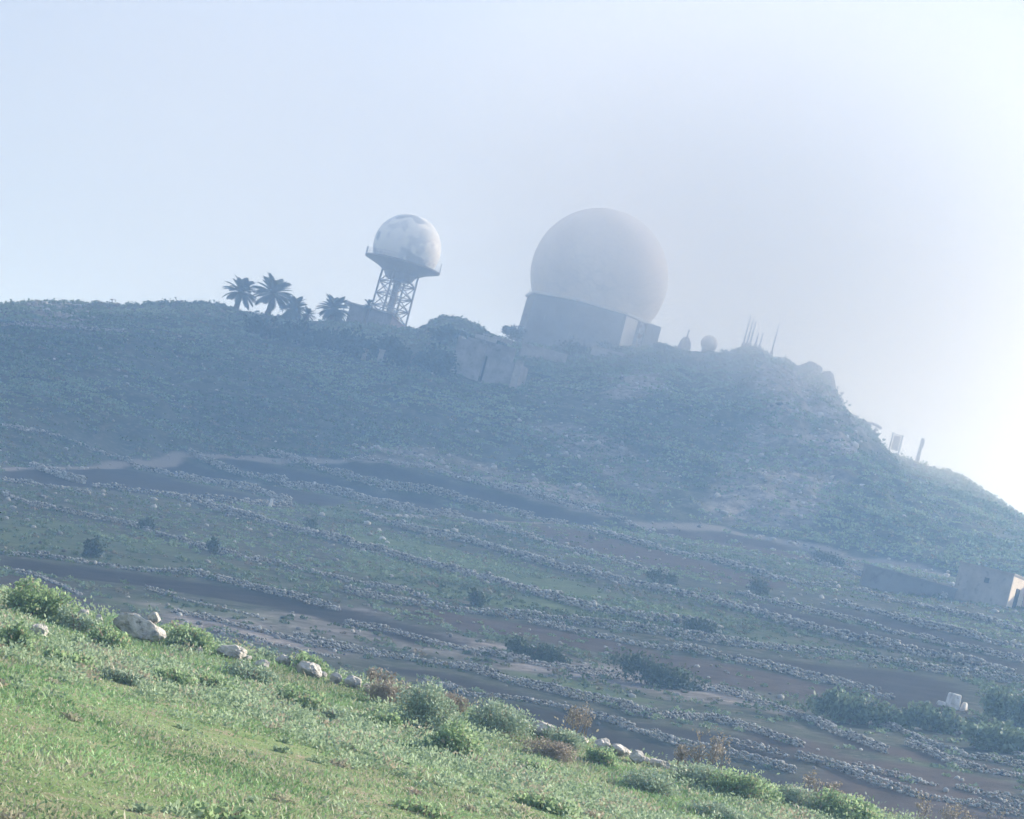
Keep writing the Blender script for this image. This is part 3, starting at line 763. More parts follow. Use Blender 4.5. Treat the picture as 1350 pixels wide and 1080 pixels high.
# ------------------------------------------------------------------ foreground rocks
import bmesh
def rock(px, py, w, h, label, seed, flat=1.0, group='pale rocks along the crest of the bank', mat='rock', dp=0.8, d=None):
    p = hit_bank(px, py + h * 0.5) if d is None else at(px, py + h * 0.5, d); k = p[1] / F_PX; W, H = w * k, h * k
    bm = bmesh.new(); bmesh.ops.create_icosphere(bm, subdivisions=5, radius=1.0)
    rs = np.random.default_rng(seed)
    co = np.array([v.co[:] for v in bm.verts])
    for _ in range(20):                           # chip flat facets off the ball
        nn = rs.normal(size=3); nn /= np.linalg.norm(nn); dd = rs.uniform(.58, .88)
        s_ = co @ nn - dd; co = co - np.outer(np.maximum(s_, 0) * .97, nn)
    r_ = 1 + .12 * fbm(co[:, 0] * 3 + seed, co[:, 1] * 3 + co[:, 2] * 2.3, 1.0, 4, seed) + .09 * fbm(co[:, 0] * 7 + seed, co[:, 1] * 6 + co[:, 2] * 7, 1.0, 4, seed + 1)
    co = co * r_[:, None]; co[:, 2] = np.maximum(co[:, 2], -.75)
    ex = np.abs(co).max(0); co = co / ex * np.array([W * .53, W * .53 * dp, H * .60]); 
    ang = rs.uniform(-.4, .4); co = np.stack([co[:, 0] * math.cos(ang) - co[:, 1] * math.sin(ang), co[:, 0] * math.sin(ang) + co[:, 1] * math.cos(ang), co[:, 2] + H * .45], -1)
    for v, c in zip(bm.verts, co): v.co = c
    me = bpy.data.meshes.new('rock'); bm.to_mesh(me); bm.free(); me.materials.append(M[mat])
    me.polygons.foreach_set('use_smooth', np.ones(len(me.polygons), bool))
    o = bpy.data.objects.new('rock', me); C.collection.objects.link(o); o.location = [float(q) for q in p]
    return tag(o, label, 'rock', group)
for i, (a, b, w, h, lab) in enumerate(rocks): rock(a, b, w, h, lab, 300 + i)
for i, (a, b, w, h, lab) in enumerate([
 (1064, 491, 36, 30, 'blocky crag on the skyline at the top of the cliff'), (1085, 506, 26, 34, 'second crag, just below the topmost one on the cliff edge'),
 (1102, 532, 20, 20, 'rounded crag halfway down the cliff edge'), (1132, 560, 18, 16, 'lowest crag on the cliff edge, left of the canopy shelter'),
 (1050, 545, 22, 16, 'grey crag in the scree below the cliff top')]): rock(a, b, w, h, lab, 340 + i, group='crags on the cliff edge', mat='crag', d=348.5)
pc = hit_bank(182, 844); k = pc[1] / F_PX
o = rock(200, 816, 17, 14, 'small stone with lichen perched on top of the largest boulder', 391, d=pc[1], group='pale rocks along the crest of the bank')
o.location = (pc[0] + 13 * k, pc[1], pc[2] + 27 * k)

# ------------------------------------------------------------------ shrubs on the terraces
def far_bush(px, py, w, h, label, leaf=0.2, mat='tree', nl=900, name='shrub', group='dark shrubs on the terraces', dscale=0.8, d=None):
    p = hit(px, py) if d is None else at(px, py, d); k = p[1] / F_PX; W, H = w * k, h * k
    root = empty(name, p, label, 'shrub', group)
    foliage(root, W * 1.1, W * dscale, H * 1.25, nl, leaf, M[mat], lumps=14, dry=0, up=0.4, asp=1.7)
    stems(root, W * .8, H, 6, 0.03, M['bark'])
    return root
M['midleaf'] = leaf_mat('terrace_shrub_leaf', (0.03, 0.05, 0.022), (0.085, 0.12, 0.05), (0.2, 0.17, 0.1), 0.25)
M['thorn'] = leaf_mat('thicket_leaf', (0.05, 0.08, 0.04), (0.26, 0.34, 0.20), (0.3, 0.26, 0.18), 0.25)
for a in [
 (698, 870, 92, 26, 'long low dark green bush in the brown field, the left one of two', .16, 'midleaf', 1800, 'shrub', 'dark shrubs on the terraces', .35),
 (860, 905, 140, 38, 'longest low dark green bush, in the brown field', .16, 'midleaf', 2600, 'shrub', 'dark shrubs on the terraces', .3),
 (1100, 952, 84, 48, 'leafy rounded shrub at the end of the wall in the widest dark field', .22, 'thorn', 1600, 'shrub', 'dark shrubs on the terraces', .6),
 (1160, 958, 80, 30, 'low spreading shrub right of the leafy rounded one', .20, 'thorn', 1100, 'shrub', 'dark shrubs on the terraces', .5),
 (1334, 955, 100, 50, 'dark thicket right of the white block', .22, 'thorn', 1900, 'shrub', 'dark shrubs on the terraces', .5),
 (1235, 965, 90, 34, 'spiky low shrub below the white block', .24, 'thorn', 1100, 'shrub', 'dark shrubs on the terraces', .5),
 (1310, 990, 110, 40, 'bright spiky thicket at the right edge below the white block', .24, 'thorn', 1500, 'shrub', 'dark shrubs on the terraces', .5),
 (1092, 745, 56, 18, 'dark shrub on the track at the foot of the scree', .2, 'tree', 700, 'shrub', 'dark shrubs on the terraces', .5),
 (998, 786, 36, 26, 'rounded dark shrub on a terrace left of the narrow dark strips', .2, 'midleaf', 600, 'shrub', 'dark shrubs on the terraces', .8),
 (120, 736, 26, 30, 'upright dark shrub in the bright green strip', .2, 'midleaf', 500, 'shrub', 'dark shrubs on the terraces', .8),
 (277, 730, 20, 22, 'small upright shrub beside the long rubble wall', .2, 'midleaf', 350, 'shrub', 'dark shrubs on the terraces', .8),
 (408, 702, 20, 22, 'small shrub below the white post terrace', .2, 'midleaf', 350, 'shrub', 'dark shrubs on the terraces', .8),
 (625, 800, 34, 22, 'small green shrub above the broad pale rubble wall', .2, 'midleaf', 500, 'shrub', 'dark shrubs on the terraces', .8),
 (190, 700, 24, 18, 'low brownish shrub on the upper side of the bright green strip', .2, 'midleaf', 350, 'shrub', 'dark shrubs on the terraces', .8),
 (870, 770, 40, 20, 'low shrub on the middle terraces below the brown strips', .2, 'midleaf', 500, 'shrub', 'dark shrubs on the terraces', .6),
 (925, 838, 50, 22, 'low wide shrub just above the broad pale rubble wall', .2, 'midleaf', 600, 'shrub', 'dark shrubs on the terraces', .6),
]: far_bush(*a)

# ------------------------------------------------------------------ ridge trees and palms
def tree(px, py, w, h, label):
    p = hit(px, py); k = p[1] / F_PX; W, H = w * k, h * k
    root = empty('tree', p, label, 'tree', 'dark trees below the ridge houses')
    m = MB(); m.tube([(0, 0, -.4), (.1, 0, H * .3), (-.05, .05, H * .55)], [.24, .18, .1], 7)
    for i in range(5):
        a = i * 1.3; m.tube([(0.05, 0, H * .3), (math.cos(a) * W * .2, math.sin(a) * W * .2, H * .55), (math.cos(a) * W * .33, math.sin(a) * W * .33, H * .75)], [.1, .07, .03], 5)
    m.build('trunk', M['bark'], root)
    foliage(root, W * 1.15, W, H * 1.1, 1500, .42, M['tree'], lumps=14, name='crown', dry=0, up=.2, asp=1.6)
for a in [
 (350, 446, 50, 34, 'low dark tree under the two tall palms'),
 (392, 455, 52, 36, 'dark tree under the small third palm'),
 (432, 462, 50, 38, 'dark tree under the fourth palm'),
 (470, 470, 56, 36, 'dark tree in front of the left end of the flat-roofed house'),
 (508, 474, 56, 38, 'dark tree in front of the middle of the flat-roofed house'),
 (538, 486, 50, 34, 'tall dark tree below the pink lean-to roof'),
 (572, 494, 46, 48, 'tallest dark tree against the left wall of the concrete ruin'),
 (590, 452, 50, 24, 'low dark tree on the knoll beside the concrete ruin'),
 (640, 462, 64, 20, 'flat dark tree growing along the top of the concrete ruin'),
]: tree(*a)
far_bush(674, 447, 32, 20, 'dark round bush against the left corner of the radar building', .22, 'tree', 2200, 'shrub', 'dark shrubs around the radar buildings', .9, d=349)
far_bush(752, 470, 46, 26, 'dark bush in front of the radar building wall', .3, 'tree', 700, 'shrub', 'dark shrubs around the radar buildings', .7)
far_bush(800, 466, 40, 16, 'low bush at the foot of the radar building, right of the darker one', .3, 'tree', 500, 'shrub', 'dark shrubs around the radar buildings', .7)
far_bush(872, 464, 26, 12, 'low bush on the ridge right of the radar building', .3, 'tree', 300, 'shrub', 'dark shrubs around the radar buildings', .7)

def palm(px, py, r, th, label, seed, nf=62):
    rs = random.Random(seed); D = 349.0
    c = at(px, py, D); k = D / F_PX; Rr = r * k * 1.12; base = np.array([c[0], c[1], ground(c[0], c[1]) - .2]); hgt = max(c[2] - base[2], .8)
    root = empty('palm_tree', base, label, 'palm tree', 'palms on the ridge')
    m = MB(); m.tube([(0, 0, 0), (.05, 0, hgt * .5), (0, 0, hgt)], [.42, .34, .38], 9); m.build('trunk', M['bark'], root)
    V = []; T = []
    for i in range(nf):
        a = rs.uniform(0, 6.28); e = rs.uniform(-.45, 1.5); L = Rr * rs.uniform(.85, 1.1)
        p = np.array([0, 0, hgt]); el = e; tt = rs.uniform(0, 1)
        for j in range(9):
            nxt = p + np.array([math.cos(a) * math.cos(el), math.sin(a) * math.cos(el), math.sin(el)]) * L / 9
            side = np.array([-math.sin(a), math.cos(a), 0]); dirv = (nxt - p) / np.linalg.norm(nxt - p)
            V += [p - side * .04, p + side * .04, nxt + side * .03, nxt - side * .03]; T += [tt] * 4
            wl = L * .25 * math.sin(math.pi * (j + 1.2) / 10.5)
            for sgn in (-1, 1):
                for q in (0, .33, .66):
                    b = p + (nxt - p) * q; tip = b + (side * sgn * .8 + dirv * .65 + np.array([0, 0, -.22])) * wl
                    V += [b - dirv * .05, b + dirv * .13, tip, tip - dirv * .05]; T += [tt] * 4
            p = nxt; el -= .105
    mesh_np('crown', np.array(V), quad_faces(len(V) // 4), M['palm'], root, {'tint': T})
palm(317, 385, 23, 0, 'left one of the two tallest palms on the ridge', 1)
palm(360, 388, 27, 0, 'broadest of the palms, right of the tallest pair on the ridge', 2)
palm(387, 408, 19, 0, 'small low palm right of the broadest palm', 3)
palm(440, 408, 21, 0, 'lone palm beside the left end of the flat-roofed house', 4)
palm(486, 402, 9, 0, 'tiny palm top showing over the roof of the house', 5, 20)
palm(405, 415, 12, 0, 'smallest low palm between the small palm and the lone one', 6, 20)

# ------------------------------------------------------------------ radar tower with small radome
D1 = 362.0; k1 = D1 / F_PX
tc = at(531, 348, D1)                                # centre of the round platform
gz = float(ground(tc[0], tc[1])) - .5; ph = tc[2] - gz
tower = empty('radar_tower', (tc[0], tc[1], gz), 'patched white radome on a round platform atop a steel lattice tower', 'radar tower')
m = MB(); rD = 4.62; zc = ph + 2.25
prof = [(math.sqrt(max(rD * rD - z * z, 0.0004)), z) for z in np.linspace(-2.2, rD - .001, 26)]
m.lathe((0, 0, zc), prof, 40); m.build('radome', M['dome'], tower, True)
m = MB(); m.lathe((0, 0, ph), [(2.5, -1.35), (3.4, -.85), (5.2, -.2), (5.28, .0), (4.4, .02)], 40); m.build('platform', M['steel'], tower)
m = MB(); m.lathe((0, 0, ph), [(1.1, -2.5), (1.8, -2.3), (2.3, -1.36)], 20); m.build('neck', M['steel'], tower)
m = MB()
for i in range(40):
    a = 2 * math.pi * i / 40; m.tube([(5.2 * math.cos(a), 5.2 * math.sin(a), ph), (5.2 * math.cos(a), 5.2 * math.sin(a), ph + .7)], .02, 4)
for z in (.38, .7):
    pts = [(5.2 * math.cos(2 * math.pi * i / 40), 5.2 * math.sin(2 * math.pi * i / 40), ph + z) for i in range(41)]; m.tube(pts, .018, 4)
m.build('railing', M['steel'], tower)
for (a, hh) in ((R(182), 1.1), (R(194), 1.0), (R(-8), 1.3)):
    m = MB(); m.tube([(5.2 * math.cos(a), 5.2 * math.sin(a), ph), (5.2 * math.cos(a), 5.2 * math.sin(a), ph + hh)], .06, 5); m.build('aerial', M['steel'], tower)
hw = 1.95; rot = R(28); corners = [(hw * math.cos(rot + R(45 + 90 * i)) * 1.35, hw * math.sin(rot + R(45 + 90 * i)) * 1.35) for i in range(4)]
top = ph - 1.2; levels = 6; brace = MB()
for i in range(4):
    x, y = corners[i]; x2, y2 = corners[(i + 1) % 4]
    m = MB(); m.tube([(x * 1.06, y * 1.06, 0), (x, y, top)], .15, 6); m.build('leg', M['steel'], tower)
    for j in range(levels):
        z0, z1 = top * j / levels, top * (j + 1) / levels
        brace.tube([(x, y, z0), (x2, y2, z1)], .075, 5); brace.tube([(x2, y2, z0), (x, y, z1)], .075, 5); brace.tube([(x, y, z1), (x2, y2, z1)], .085, 5)
brace.build('brace', M['steel'], tower)
m = MB(); m.tube([(0, 0, 0), (0, 0, top)], .5, 12); m.build('stair_shaft', M['steel'], tower)

# ------------------------------------------------------------------ large radome and its building
D2 = 358.0; k2 = D2 / F_PX
sc = at(790, 365, D2); RB = 91.5 * k2; ledge = sc[2] - 45 * k2
bz = float(ridge_z(sc[0])) - 2.5
bld = empty('radar_building', (sc[0], sc[1], bz), 'grey polygonal building carrying the huge white radome', 'building')
hb = ledge - bz; RO = 9.05; a0 = R(-59)
m = MB(); m.lathe((0, 0, 0), [(RO, 0), (RO * .985, hb - .35)], 8, a0); m.build('wall', M['station_wall'], bld)
m = MB(); m.lathe((0, 0, 0), [(RO * .99, hb - .347), (RO * 1.02, hb - .33), (RO * 1.02, hb - .02), (RO * .95, hb)], 8, a0); m.build('roof_ledge', M['white_paint'], bld)
def oct_pt(i, r=RO): return np.array([r * math.cos(a0 + i * math.pi / 4), r * math.sin(a0 + i * math.pi / 4)])
p0, p1 = oct_pt(0, RO * 1.0), oct_pt(1, RO * 1.0); nrm = (p0 + p1) / 2; nrm /= np.linalg.norm(nrm)
def panel(name, f0, f1, z0, z1, mat, out=.06):
    q0 = p0 + (p1 - p0) * f0; q1 = p0 + (p1 - p0) * f1; c = (q0 + q1) / 2 + nrm * out / 2
    m = MB(); m.box((c[0], c[1], (z0 + z1) / 2), (np.linalg.norm(q1 - q0), out, z1 - z0), math.atan2(q1[1] - q0[1], q1[0] - q0[0])); return m.build(name, mat, bld)
panel('door_panel', .0, .40, .8, hb - .5, M['white_paint']); panel('patched_panel', .52, .98, .8, hb - .5, M['rust_panel'])
m = MB(); c = p1 + np.array([-.35, -1.3]); m.box((c[0], c[1], hb / 2 - .2), (1.9, 2.6, hb - .3), R(10)); m.build('stair_tower', M['station_wall'], bld)
m = MB()
for i in range(3):
    q0, q1 = oct_pt(-1 - i, RO * .99), oct_pt(-i, RO * .99)
    for f in (.3, .7):
        c = q0 + (q1 - q0) * f; m.box((c[0] * 1.012, c[1] * 1.012, hb * .62), (1.0, .12, .7), math.atan2(q1[1] - q0[1], q1[0] - q0[0]))
m.build('vent', M['station_wall'], bld)
m = MB(); rl = oct_pt(-3, RO * .97)
for i in range(3): m.tube([(rl[0] + .5 * i, rl[1] + .15 * i, hb - .05), (rl[0] + .5 * i, rl[1] + .15 * i, hb + .8)], .06, 5)
m.build('railing', M['white_paint'], bld)
m = MB(); prof = [(math.sqrt(max(RB * RB - z * z, .0004)), z) for z in np.linspace(-45 * k2 + .03, RB - .0005, 48)]
m.lathe((0, 0, 0), prof, 72)
o = m.build('radome', M['dome_big'], None, True); o.location = [float(q) for q in sc]
tag(o, 'huge white spherical radome dissolving into mist on the grey building', 'radome')

# sloping concrete apron and low walls in front of the building
def slab(name, px, py, wpx, hpx, depth, rz, mat, label, cat, group=None, d=None):
    p = hit(px, py) if d is None else at(px, py, d); k = p[1] / F_PX
    m = MB(); m.box((0, 0, hpx * k / 2 - .15), (wpx * k, depth, hpx * k + .3), 0, .985)
    m.box((0, -.0, hpx * k + .06), (wpx * k * .985 + .16, depth * .985 + .16, .12))
    o = m.build(name, M[mat]); o.location = [float(q) for q in p]; o.rotation_euler = (0, 0, rz)
    return tag(o, label, cat, group)
slab('retaining_wall', 715, 474, 62, 13, .6, R(-4), 'concrete', 'pale concrete retaining wall below the left corner of the radar building', 'wall')
slab('retaining_wall', 800, 470, 44, 8, .6, R(3), 'concrete', 'low rubble-topped wall below the right part of the radar building', 'wall')

# ------------------------------------------------------------------ ruined concrete bunker below the radar building
p = hit(640, 506); k = p[1] / F_PX
ru = empty('concrete_ruin', p, 'roofless grey concrete ruin with a bright end pillar below the radar building', 'ruin', None, R(-12))
m = MB(); m.box((-2.7, .2, 2.0), (3.2, .4, 4.8)); m.box((-2.7, .2, 4.46), (3.4, .55, .12)); m.build('left_wall', M['plaster'], ru)
m = MB(); m.box((1.1, .2, 1.3), (3.3, .4, 3.6)); m.box((1.1, .2, 3.16), (3.5, .55, .12)); m.build('front_wall', M['plaster'], ru)
m = MB(); m.box((-.82, 3.2, 1.6), (.53, 4.0, 3.4)); m.build('recess_shade_block', M['dark'], ru)  # solid near-black block; the gap's shade is put into its colour
m = MB(); m.box((3.35, -.1, 1.5), (.9, .7, 4.1), 0, .93); m.build('pillar', M['concrete'], ru)
m = MB(); m.box((-4.4, 2.4, 2.2), (.4, 4.8, 5.2)); m.build('side_wall', M['plaster'], ru)
m = MB(); m.box((3.3, 2.7, 1.6), (.35, 4.8, 3.4)); m.build('side_wall', M['plaster'], ru)
m = MB(); m.box((-1.6, 4.9, 2.6), (6, .4, 5.4)); m.build('back_wall', M['plaster'], ru)
m = MB(); m.box((-2.2, 3.6, 5.5), (2.6, .5, .5), R(8)); m.build('broken_lintel', M['concrete'], ru)
slab('gate_pillar', 479, 474, 6, 13, .5, R(0), 'concrete', 'left one of two pale gate pillars below the trees in front of the house', 'pillar', 'gate pillars below the house')
slab('gate_pillar', 500, 477, 7, 15, .5, R(0), 'concrete', 'right one of two pale gate pillars below the trees in front of the house', 'pillar', 'gate pillars below the house')
slab('garden_wall', 655, 452, 40, 6, .5, R(-8), 'concrete', 'thin concrete parapet on top of the knoll behind the ruin', 'wall')

# flat roofed house
D3 = 352.0; k3 = D3 / F_PX
pL, pR = at(457, 399, D3), at(521, 412, D3); ztop = (pL[2] + pR[2]) / 2; cx = (pL[0] + pR[0]) / 2; Wd = pR[0] - pL[0]
gz = float(ground(cx, D3 - 1)) - .5; Hh = ztop - gz
hs = empty('house', (cx, D3, gz), 'low flat-roofed house with a pink lean-to roof under the radar tower', 'house', None, R(-6))
m = MB(); m.box((0.15, 2.2, Hh / 2 - .12), (Wd - .7, 4.4, Hh - .24)); m.build('wall', M['plaster'], hs)
m = MB(); m.box((-.1, 2.1, Hh - .117), (Wd + .5, 5.2, .23)); m.build('roof', M['concrete'], hs)
m = MB(); m.tube([(-Wd / 2 - .15, -.2, 0), (-Wd / 2 - .15, -.2, Hh - .24)], .1, 6); m.build('porch_post', M['concrete'], hs)
m = MB(); m.box((-Wd / 2 - .1, 1.2, Hh - 1.3), (.9, 2.6, .14)); m.build('awning', M['concrete'], hs)
x0 = Wd / 2 - .2; m = MB()
vs = [(x0, -.3, Hh - .3), (x0 + 3.9, -.5, Hh - 2.2), (x0 + 3.9, 4.6, Hh - 2.2), (x0, 4.6, Hh - .3)]
m.add(vs + [(a, b, c - .16) for a, b, c in vs], [(0, 1, 2, 3), (7, 6, 5, 4), (0, 4, 5, 1), (1, 5, 6, 2), (2, 6, 7, 3), (3, 7, 4, 0)]); m.build('lean_to_roof', M['terracotta'], hs)
m = MB(); vs = [(x0, .0, 0), (x0 + 3.6, -.1, 0), (x0 + 3.6, -.1, Hh - 2.25), (x0, .0, Hh - .5)]
m.add(vs + [(a, 4.2, c) for a, b, c in vs], [(0, 1, 2, 3), (7, 6, 5, 4), (0, 4, 5, 1), (1, 5, 6, 2), (2, 6, 7, 3), (3, 7, 4, 0)]); m.build('lean_to_wall', M['terracotta'], hs)

# ------------------------------------------------------------------ small things on the right part of the ridge
D4 = 350.0; k4 = D4 / F_PX
c = at(935, 453, D4); gz = float(ground(c[0], D4)) - .3
t = empty('small_radome', (c[0], D4, gz), 'small round radome on a short neck on the ridge', 'radome')
h = c[2] - gz; r = 11.3 * k4
m = MB(); m.lathe((0, 0, h), [(math.sqrt(max(r * r - z * z, .0004)), z) for z in np.linspace(-r * .86, r - .001, 18)], 28); m.build('dome', M['dome_big'], t, True)
m = MB(); m.lathe((0, 0, 0), [(.85, 0), (.75, h - r * .8)], 16); m.build('neck', M['concrete'], t)
c = at(901, 462, D4); gz = float(ground(c[0], D4)) - .3; hh = c[2] - gz
t = empty('antenna_hut', (c[0], D4, gz), 'small bell-shaped turret with a short antenna on the ridge', 'antenna')
m = MB(); m.lathe((0, 0, 0), [(.85, 0), (.85, hh + .5), (.72, hh + 1.2), (.38, hh + 1.75), (.2, hh + 1.8)], 12); m.build('body', M['concrete'], t)
m = MB(); m.tube([(0, 0, hh + 1.75), (.05, 0, hh + 2.7)], .09, 6); m.tube([(.05, 0, hh + 2.6), (.05, 0, hh + 2.8)], .15, 6); m.build('antenna', M['steel'], t)
m = MB(); m.box((.35, -1.0, hh * .4), (.7, .25, .7)); m.build('plate', M['white_paint'], t)

def mast(bp, tp, label, rad=.10):
    b = at(bp[0], bp[1], D4); tpz = at(tp[0], tp[1], D4); gz = float(ground(b[0], D4)) - .3; H = tpz[2] - gz
    t = empty('antenna_mast', (b[0], D4, gz), label, 'antenna mast', 'thin masts on the rocky peak')
    m = MB(); m.tube([(0, 0, 0), (0, 0, H * .55), (0, 0, H)], [rad * 1.3, rad, rad * .5], 6); m.build('pole', M['steel'], t)
    m = MB(); m.box((0, 0, .45), (.45, .45, .9)); m.build('base', M['concrete'], t)
    m = MB()
    for q in (.5, .7, .9): m.tube([(-.18, 0, H * q), (.18, 0, H * q)], .025, 4)
    m.build('crossarm', M['steel'], t)
for bp, tp, lab in [
 ((978, 461), (988, 414), 'tallest thin mast at the left of the cluster on the rocky peak'),
 ((983, 460), (992, 419), 'second tallest thin mast, right beside the tallest'),
 ((987, 460), (997, 424), 'third thin mast of the cluster, a little shorter than the second'),
 ((995, 458), (999, 438), 'shorter thin mast right of the three tall ones'),
 ((1001, 458), (1005, 438), 'shortest thin mast at the right of the tight cluster'),
 ((1018, 462), (1025, 426), 'thin mast standing alone right of the cluster')]: mast(bp, tp, lab)

# structures on the right shoulder
def base_at(px, py, d=350.0):
    c = at(px, py, d); return c, float(ground(c[0], d)) - .3
c, gz = base_at(1151, 580); H = at(1151, 566, 350)[2] - gz + .35
t = empty('lookout_shelter', (c[0], 350, gz), 'small shelter with a curved canopy on one post, leaning over the cliff edge', 'shelter')
m = MB(); m.tube([(0, 0, 0), (0, 0, H)], [.2, .15], 8); m.build('post', M['concrete'], t)
m = MB()
vs = []; fs = []
for i in range(9):
    a = -1.0 + 2.0 * i / 8; x = -.7 + 1.6 * math.sin(a) ; z = H - .1 + 0.75 * (math.cos(a) - .55)
    vs += [(x, -.9, z), (x, .9, z), (x, .9, z + .2), (x, -.9, z + .2)]
for i in range(8):
    for j in range(4): fs.append((i * 4 + j, i * 4 + (j + 1) % 4, (i + 1) * 4 + (j + 1) % 4, (i + 1) * 4 + j))
fs += [(0, 1, 2, 3), (35, 34, 33, 32)]
m.add(vs, fs); m.build('canopy', M['concrete'], t)
c, gz = base_at(1177, 600); H = at(1183, 572, 350)[2] - gz
t = empty('antenna_rack', (c[0], 350, gz), 'two-legged antenna frame with a pale panel between its posts, right of the cliff', 'antenna')
for x in (-.65, .65):
    m = MB(); m.tube([(x, 0, 0), (x, 0, H)], [.13, .1], 6); m.build('post', M['steel'], t)
m = MB(); m.box((0, 0, H * .62), (.9, .1, H * .6)); m.build('panel', M['concrete'], t)
m = MB(); m.tube([(-.9, 0, H - .1), (.9, 0, H - .1)], .06, 5); m.build('crossbar', M['steel'], t)
c, gz = base_at(1208, 612); H = at(1217, 578, 350)[2] - gz
t = empty('antenna_pole', (c[0], 350, gz), 'single thick pole with a white base stone, rightmost on the shoulder', 'antenna')
m = MB(); m.tube([(0, 0, 0), (0, 0, H * .5), (0, 0, H)], [.32, .24, .2], 8); m.build('pole', M['steel'], t)
m = MB(); m.lathe((1.0, 0, .1), [(.9, 0), (.75, .55), (.3, .7)], 9); m.build('base_stone', M['white_paint'], t)
m = MB(); m.box((.05, -.2, H * .82), (.5, .2, 1.1)); m.build('aerial_panel', M['steel'], t)

# ------------------------------------------------------------------ hut at the right edge
p = hit(1326, 801); k = p[1] / F_PX; rz = R(-33)
hut = empty('hut', p, 'small flat-roofed farm hut with one wall toned cream as if sunlit and dark doorway', 'hut', None, rz)
Lw, Dw, Hw = 4.6, 2.9, 2.6
m = MB(); m.box((-Lw / 2, Dw / 2, Hw / 2 - .3), (Lw, Dw, Hw + .6)); m.build('wall', M['concrete'], hut)
m = MB(); m.box((-Lw / 2, Dw / 2, Hw + .07), (Lw + .12, Dw + .12, .14)); m.build('roof', M['concrete'], hut)
m = MB(); m.box((.03, Dw / 2, Hw / 2 - .05), (.05, Dw, Hw - .1)); lw = m.build('sunlit_tone_gable', M['sunlit_cream'], hut)  # thin sheet carrying the sunlit tone of this end as colour
m = MB(); m.box((.06, Dw * .5, .75), (.05, .75, 1.9)); m.build('door', M['dark'], hut)
m = MB(); m.box((-Lw * .45, -.02, Hw * .66), (.4, .08, .4)); m.build('window', M['dark'], hut)
m = MB(); m.box((1.9, Dw + 1.2, Hw / 2 - .4), (3.8, 2.0, Hw + .5)); m.build('side_wing', M['terracotta'], hut)
slab('retaining_wall', 1195, 783, 130, 22, .6, R(10), 'station_wall', 'long dark retaining wall running up to the grey side of the hut', 'wall')

# white block in the dark field and white posts
p = hit(1262, 936); k = p[1] / F_PX
m = MB(); m.box((-.25, 0, 9 * k), (14 * k, .6, 21 * k), R(20), .88); m.box((.28, .1, 5 * k), (9 * k, .5, 14 * k), R(-25), .55); m.box((-.75, -.1, 2.5 * k), (9 * k, .5, 6 * k), R(10), .85)
o = m.build('white_block', M['old_whitewash']); o.location = [float(q) for q in p]
bv = o.modifiers.new('worn_edges', 'BEVEL'); bv.width = 0.06; bv.segments = 2
tag(o, 'small whitewashed stump of broken wall beside the dark thicket', 'wall stump')
def post(px, py, h, label):
    p = hit(px, py); k = p[1] / F_PX; m = MB(); m.box((0, 0, h * k / 2), (.28, .28, h * k + .1), 0, .8); m.box((0, 0, h * k + .08), (.24, .24, .08))
    o = m.build('marker_post', M['white_paint']); o.location = [float(q) for q in p]; tag(o, label, 'post', 'white marker posts on the terraces')
post(356, 668, 9, 'small white post at the end of the second dark terrace')
post(413, 644, 7, 'small white post on top of a pale terrace wall')

# ------------------------------------------------------------------ haze: one even box of air
hm, hn, hl, hp = newmat('haze_air'); hn.remove(hp)
pv = hn.new('ShaderNodeVolumePrincipled'); pv.inputs['Color'].default_value = HAZE_COLOR; pv.inputs['Density'].default_value = HAZE_DENSITY
pv.inputs['Anisotropy'].default_value = HAZE_G; pv.inputs['Absorption Color'].default_value = (1, 1, 1, 1)
hl.new(pv.outputs[0], hn['Material Output'].inputs['Volume'])
top_z = sc[2] + RB + 2
m = MB(); zb = float(min(GZ.min(), BZ.min())) - 1.0; m.box((0, 0, (top_z + zb) / 2), (3100, 3100, top_z - zb))
tag(m.build('haze', hm), 'pale blue mist filling the air over the valley', 'haze', kind='stuff')

# ------------------------------------------------------------------ thin cloud added out of view above the haze, shaped to shade the terraces
cm, cn, cl, cp = newmat('shade_cloud_vapour'); cn.remove(cp)
pv = cn.new('ShaderNodeVolumePrincipled'); pv.inputs['Color'].default_value = (1, 1, 1, 1); pv.inputs['Density'].default_value = 0.014
pv.inputs['Anisotropy'].default_value = 0.6; pv.inputs['Absorption Color'].default_value = (1, 1, 1, 1)
cl.new(pv.outputs[0], cn['Material Output'].inputs['Volume'])
na, nr = 96, 24
aa = np.linspace(0, 2 * np.pi, na, endpoint=False); r_ = np.linspace(0.02, 1, nr)
RA, AA = np.meshgrid(r_, aa)
edge = 1 + 0.10 * noise2(np.cos(AA) * 2 + 5, np.sin(AA) * 2, 3)
ex, ey = np.cos(AA), np.sin(AA); pw = (np.abs(ex) ** 3 + np.abs(ey) ** 3) ** (-1 / 3)
cx_ = 308 + 108 * RA * ex * pw * edge; cy_ = 382 + 126 * RA * ey * pw * edge
th = np.sqrt(np.maximum(1 - RA ** 4, 0))
top = top_z + 190 + th * (24 + 14 * fbm(cx_, cy_, 70, 4, 201)); bot = top_z + 190 - th * (16 + 7 * fbm(cx_, cy_, 50, 4, 203))
vt = np.stack([cx_, cy_, top], -1).reshape(-1, 3); vb = np.stack([cx_, cy_, bot], -1).reshape(-1, 3)
fs = []
for i in range(na):
    for j in range(nr - 1):
        a, b, c_, d_ = i * nr + j, i * nr + j + 1, ((i + 1) % na) * nr + j + 1, ((i + 1) % na) * nr + j
        fs.append((a, b, c_, d_)); fs.append((d_ + na * nr, c_ + na * nr, b + na * nr, a + na * nr))
me = bpy.data.meshes.new('cloud'); vv = [tuple(map(float, q)) for q in vt] + [tuple(map(float, q)) for q in vb]
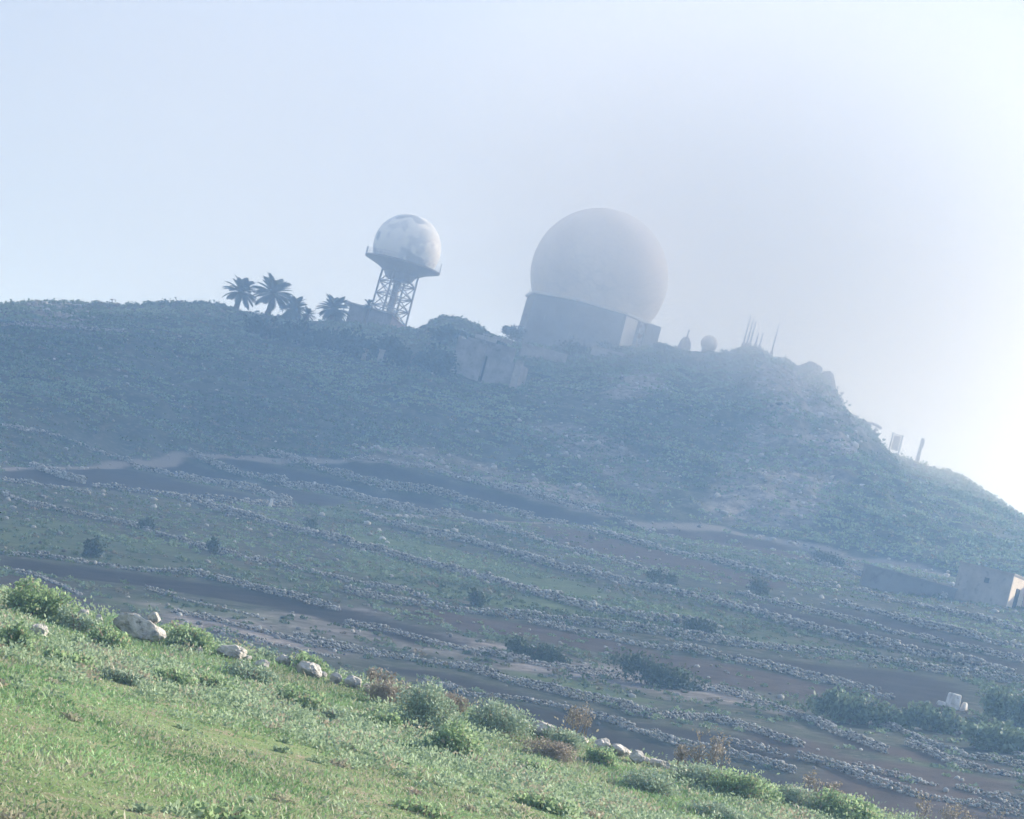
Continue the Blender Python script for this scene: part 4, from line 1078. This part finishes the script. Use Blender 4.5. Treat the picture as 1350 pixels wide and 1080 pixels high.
fs.append(tuple(i * nr for i in range(na))[::-1]); fs.append(tuple(i * nr + na * nr for i in range(na)))
for i in range(na):
    a, b = i * nr + nr - 1, ((i + 1) % na) * nr + nr - 1; fs.append((a, a + na * nr, b + na * nr, b))
me.from_pydata(vv, [], fs); me.update()
bmc = bmesh.new(); bmc.from_mesh(me); bmesh.ops.remove_doubles(bmc, verts=bmc.verts, dist=1e-4); bmesh.ops.recalc_face_normals(bmc, faces=bmc.faces); bmc.to_mesh(me); bmc.free()
me.materials.append(cm); o = bpy.data.objects.new('cloud', me); C.collection.objects.link(o)
tag(o, 'thin white cloud added high out of view to the right to shade the hill', 'cloud', kind='stuff')

# mist clinging to the peak, thinning outwards
mm, mn, ml, mp = newmat('mist_vapour'); mn.remove(mp)
MC, MR = (6.0, 370.0, 50.0), (155.0, 135.0, 80.0)
tc_ = mn.new('ShaderNodeTexCoord')
def lobe(off, rad_, r1, r0, dens):
    sb = mn.new('ShaderNodeVectorMath'); sb.operation = 'SUBTRACT'; sb.inputs[1].default_value = off
    vm = mn.new('ShaderNodeVectorMath'); vm.operation = 'DIVIDE'; vm.inputs[1].default_value = rad_
    ln = mn.new('ShaderNodeVectorMath'); ln.operation = 'LENGTH'
    ml.new(tc_.outputs['Object'], sb.inputs[0]); ml.new(sb.outputs[0], vm.inputs[0]); ml.new(vm.outputs[0], ln.inputs[0])
    q = mn.new('ShaderNodeMapRange'); q.interpolation_type = 'SMOOTHSTEP'
    q.inputs[1].default_value = r1; q.inputs[2].default_value = r0; q.inputs[3].default_value = 0.0; q.inputs[4].default_value = dens
    ml.new(ln.outputs['Value'], q.inputs[0]); return q.outputs[0]
mr_ = mn.new('ShaderNodeMath'); mr_.operation = 'ADD'
ml.new(lobe((38, -25, 13), (78, 66, 50), 1.0, 0.1, 0.046), mr_.inputs[0]); ml.new(lobe((0, 0, 0), MR, 1.0, 0.25, 0.0034), mr_.inputs[1])
pv = mn.new('ShaderNodeVolumePrincipled'); pv.inputs['Color'].default_value = (0.97, 0.99, 1, 1)
pv.inputs['Anisotropy'].default_value = 0.15; pv.inputs['Absorption Color'].default_value = (1, 1, 1, 1)
ml.new(mr_.outputs[0], pv.inputs['Density']); ml.new(pv.outputs[0], mn['Material Output'].inputs['Volume'])
bmc = bmesh.new(); bmesh.ops.create_icosphere(bmc, subdivisions=4, radius=1.0)
for v in bmc.verts: v.co = Vector((v.co.x * MR[0], v.co.y * MR[1], v.co.z * MR[2]))
me = bpy.data.meshes.new('mist'); bmc.to_mesh(me); bmc.free(); me.materials.append(mm)
o = bpy.data.objects.new('mist', me); C.collection.objects.link(o); o.location = MC
tag(o, 'white mist swallowing the top of the huge radome and the rocky peak', 'mist', kind='stuff')
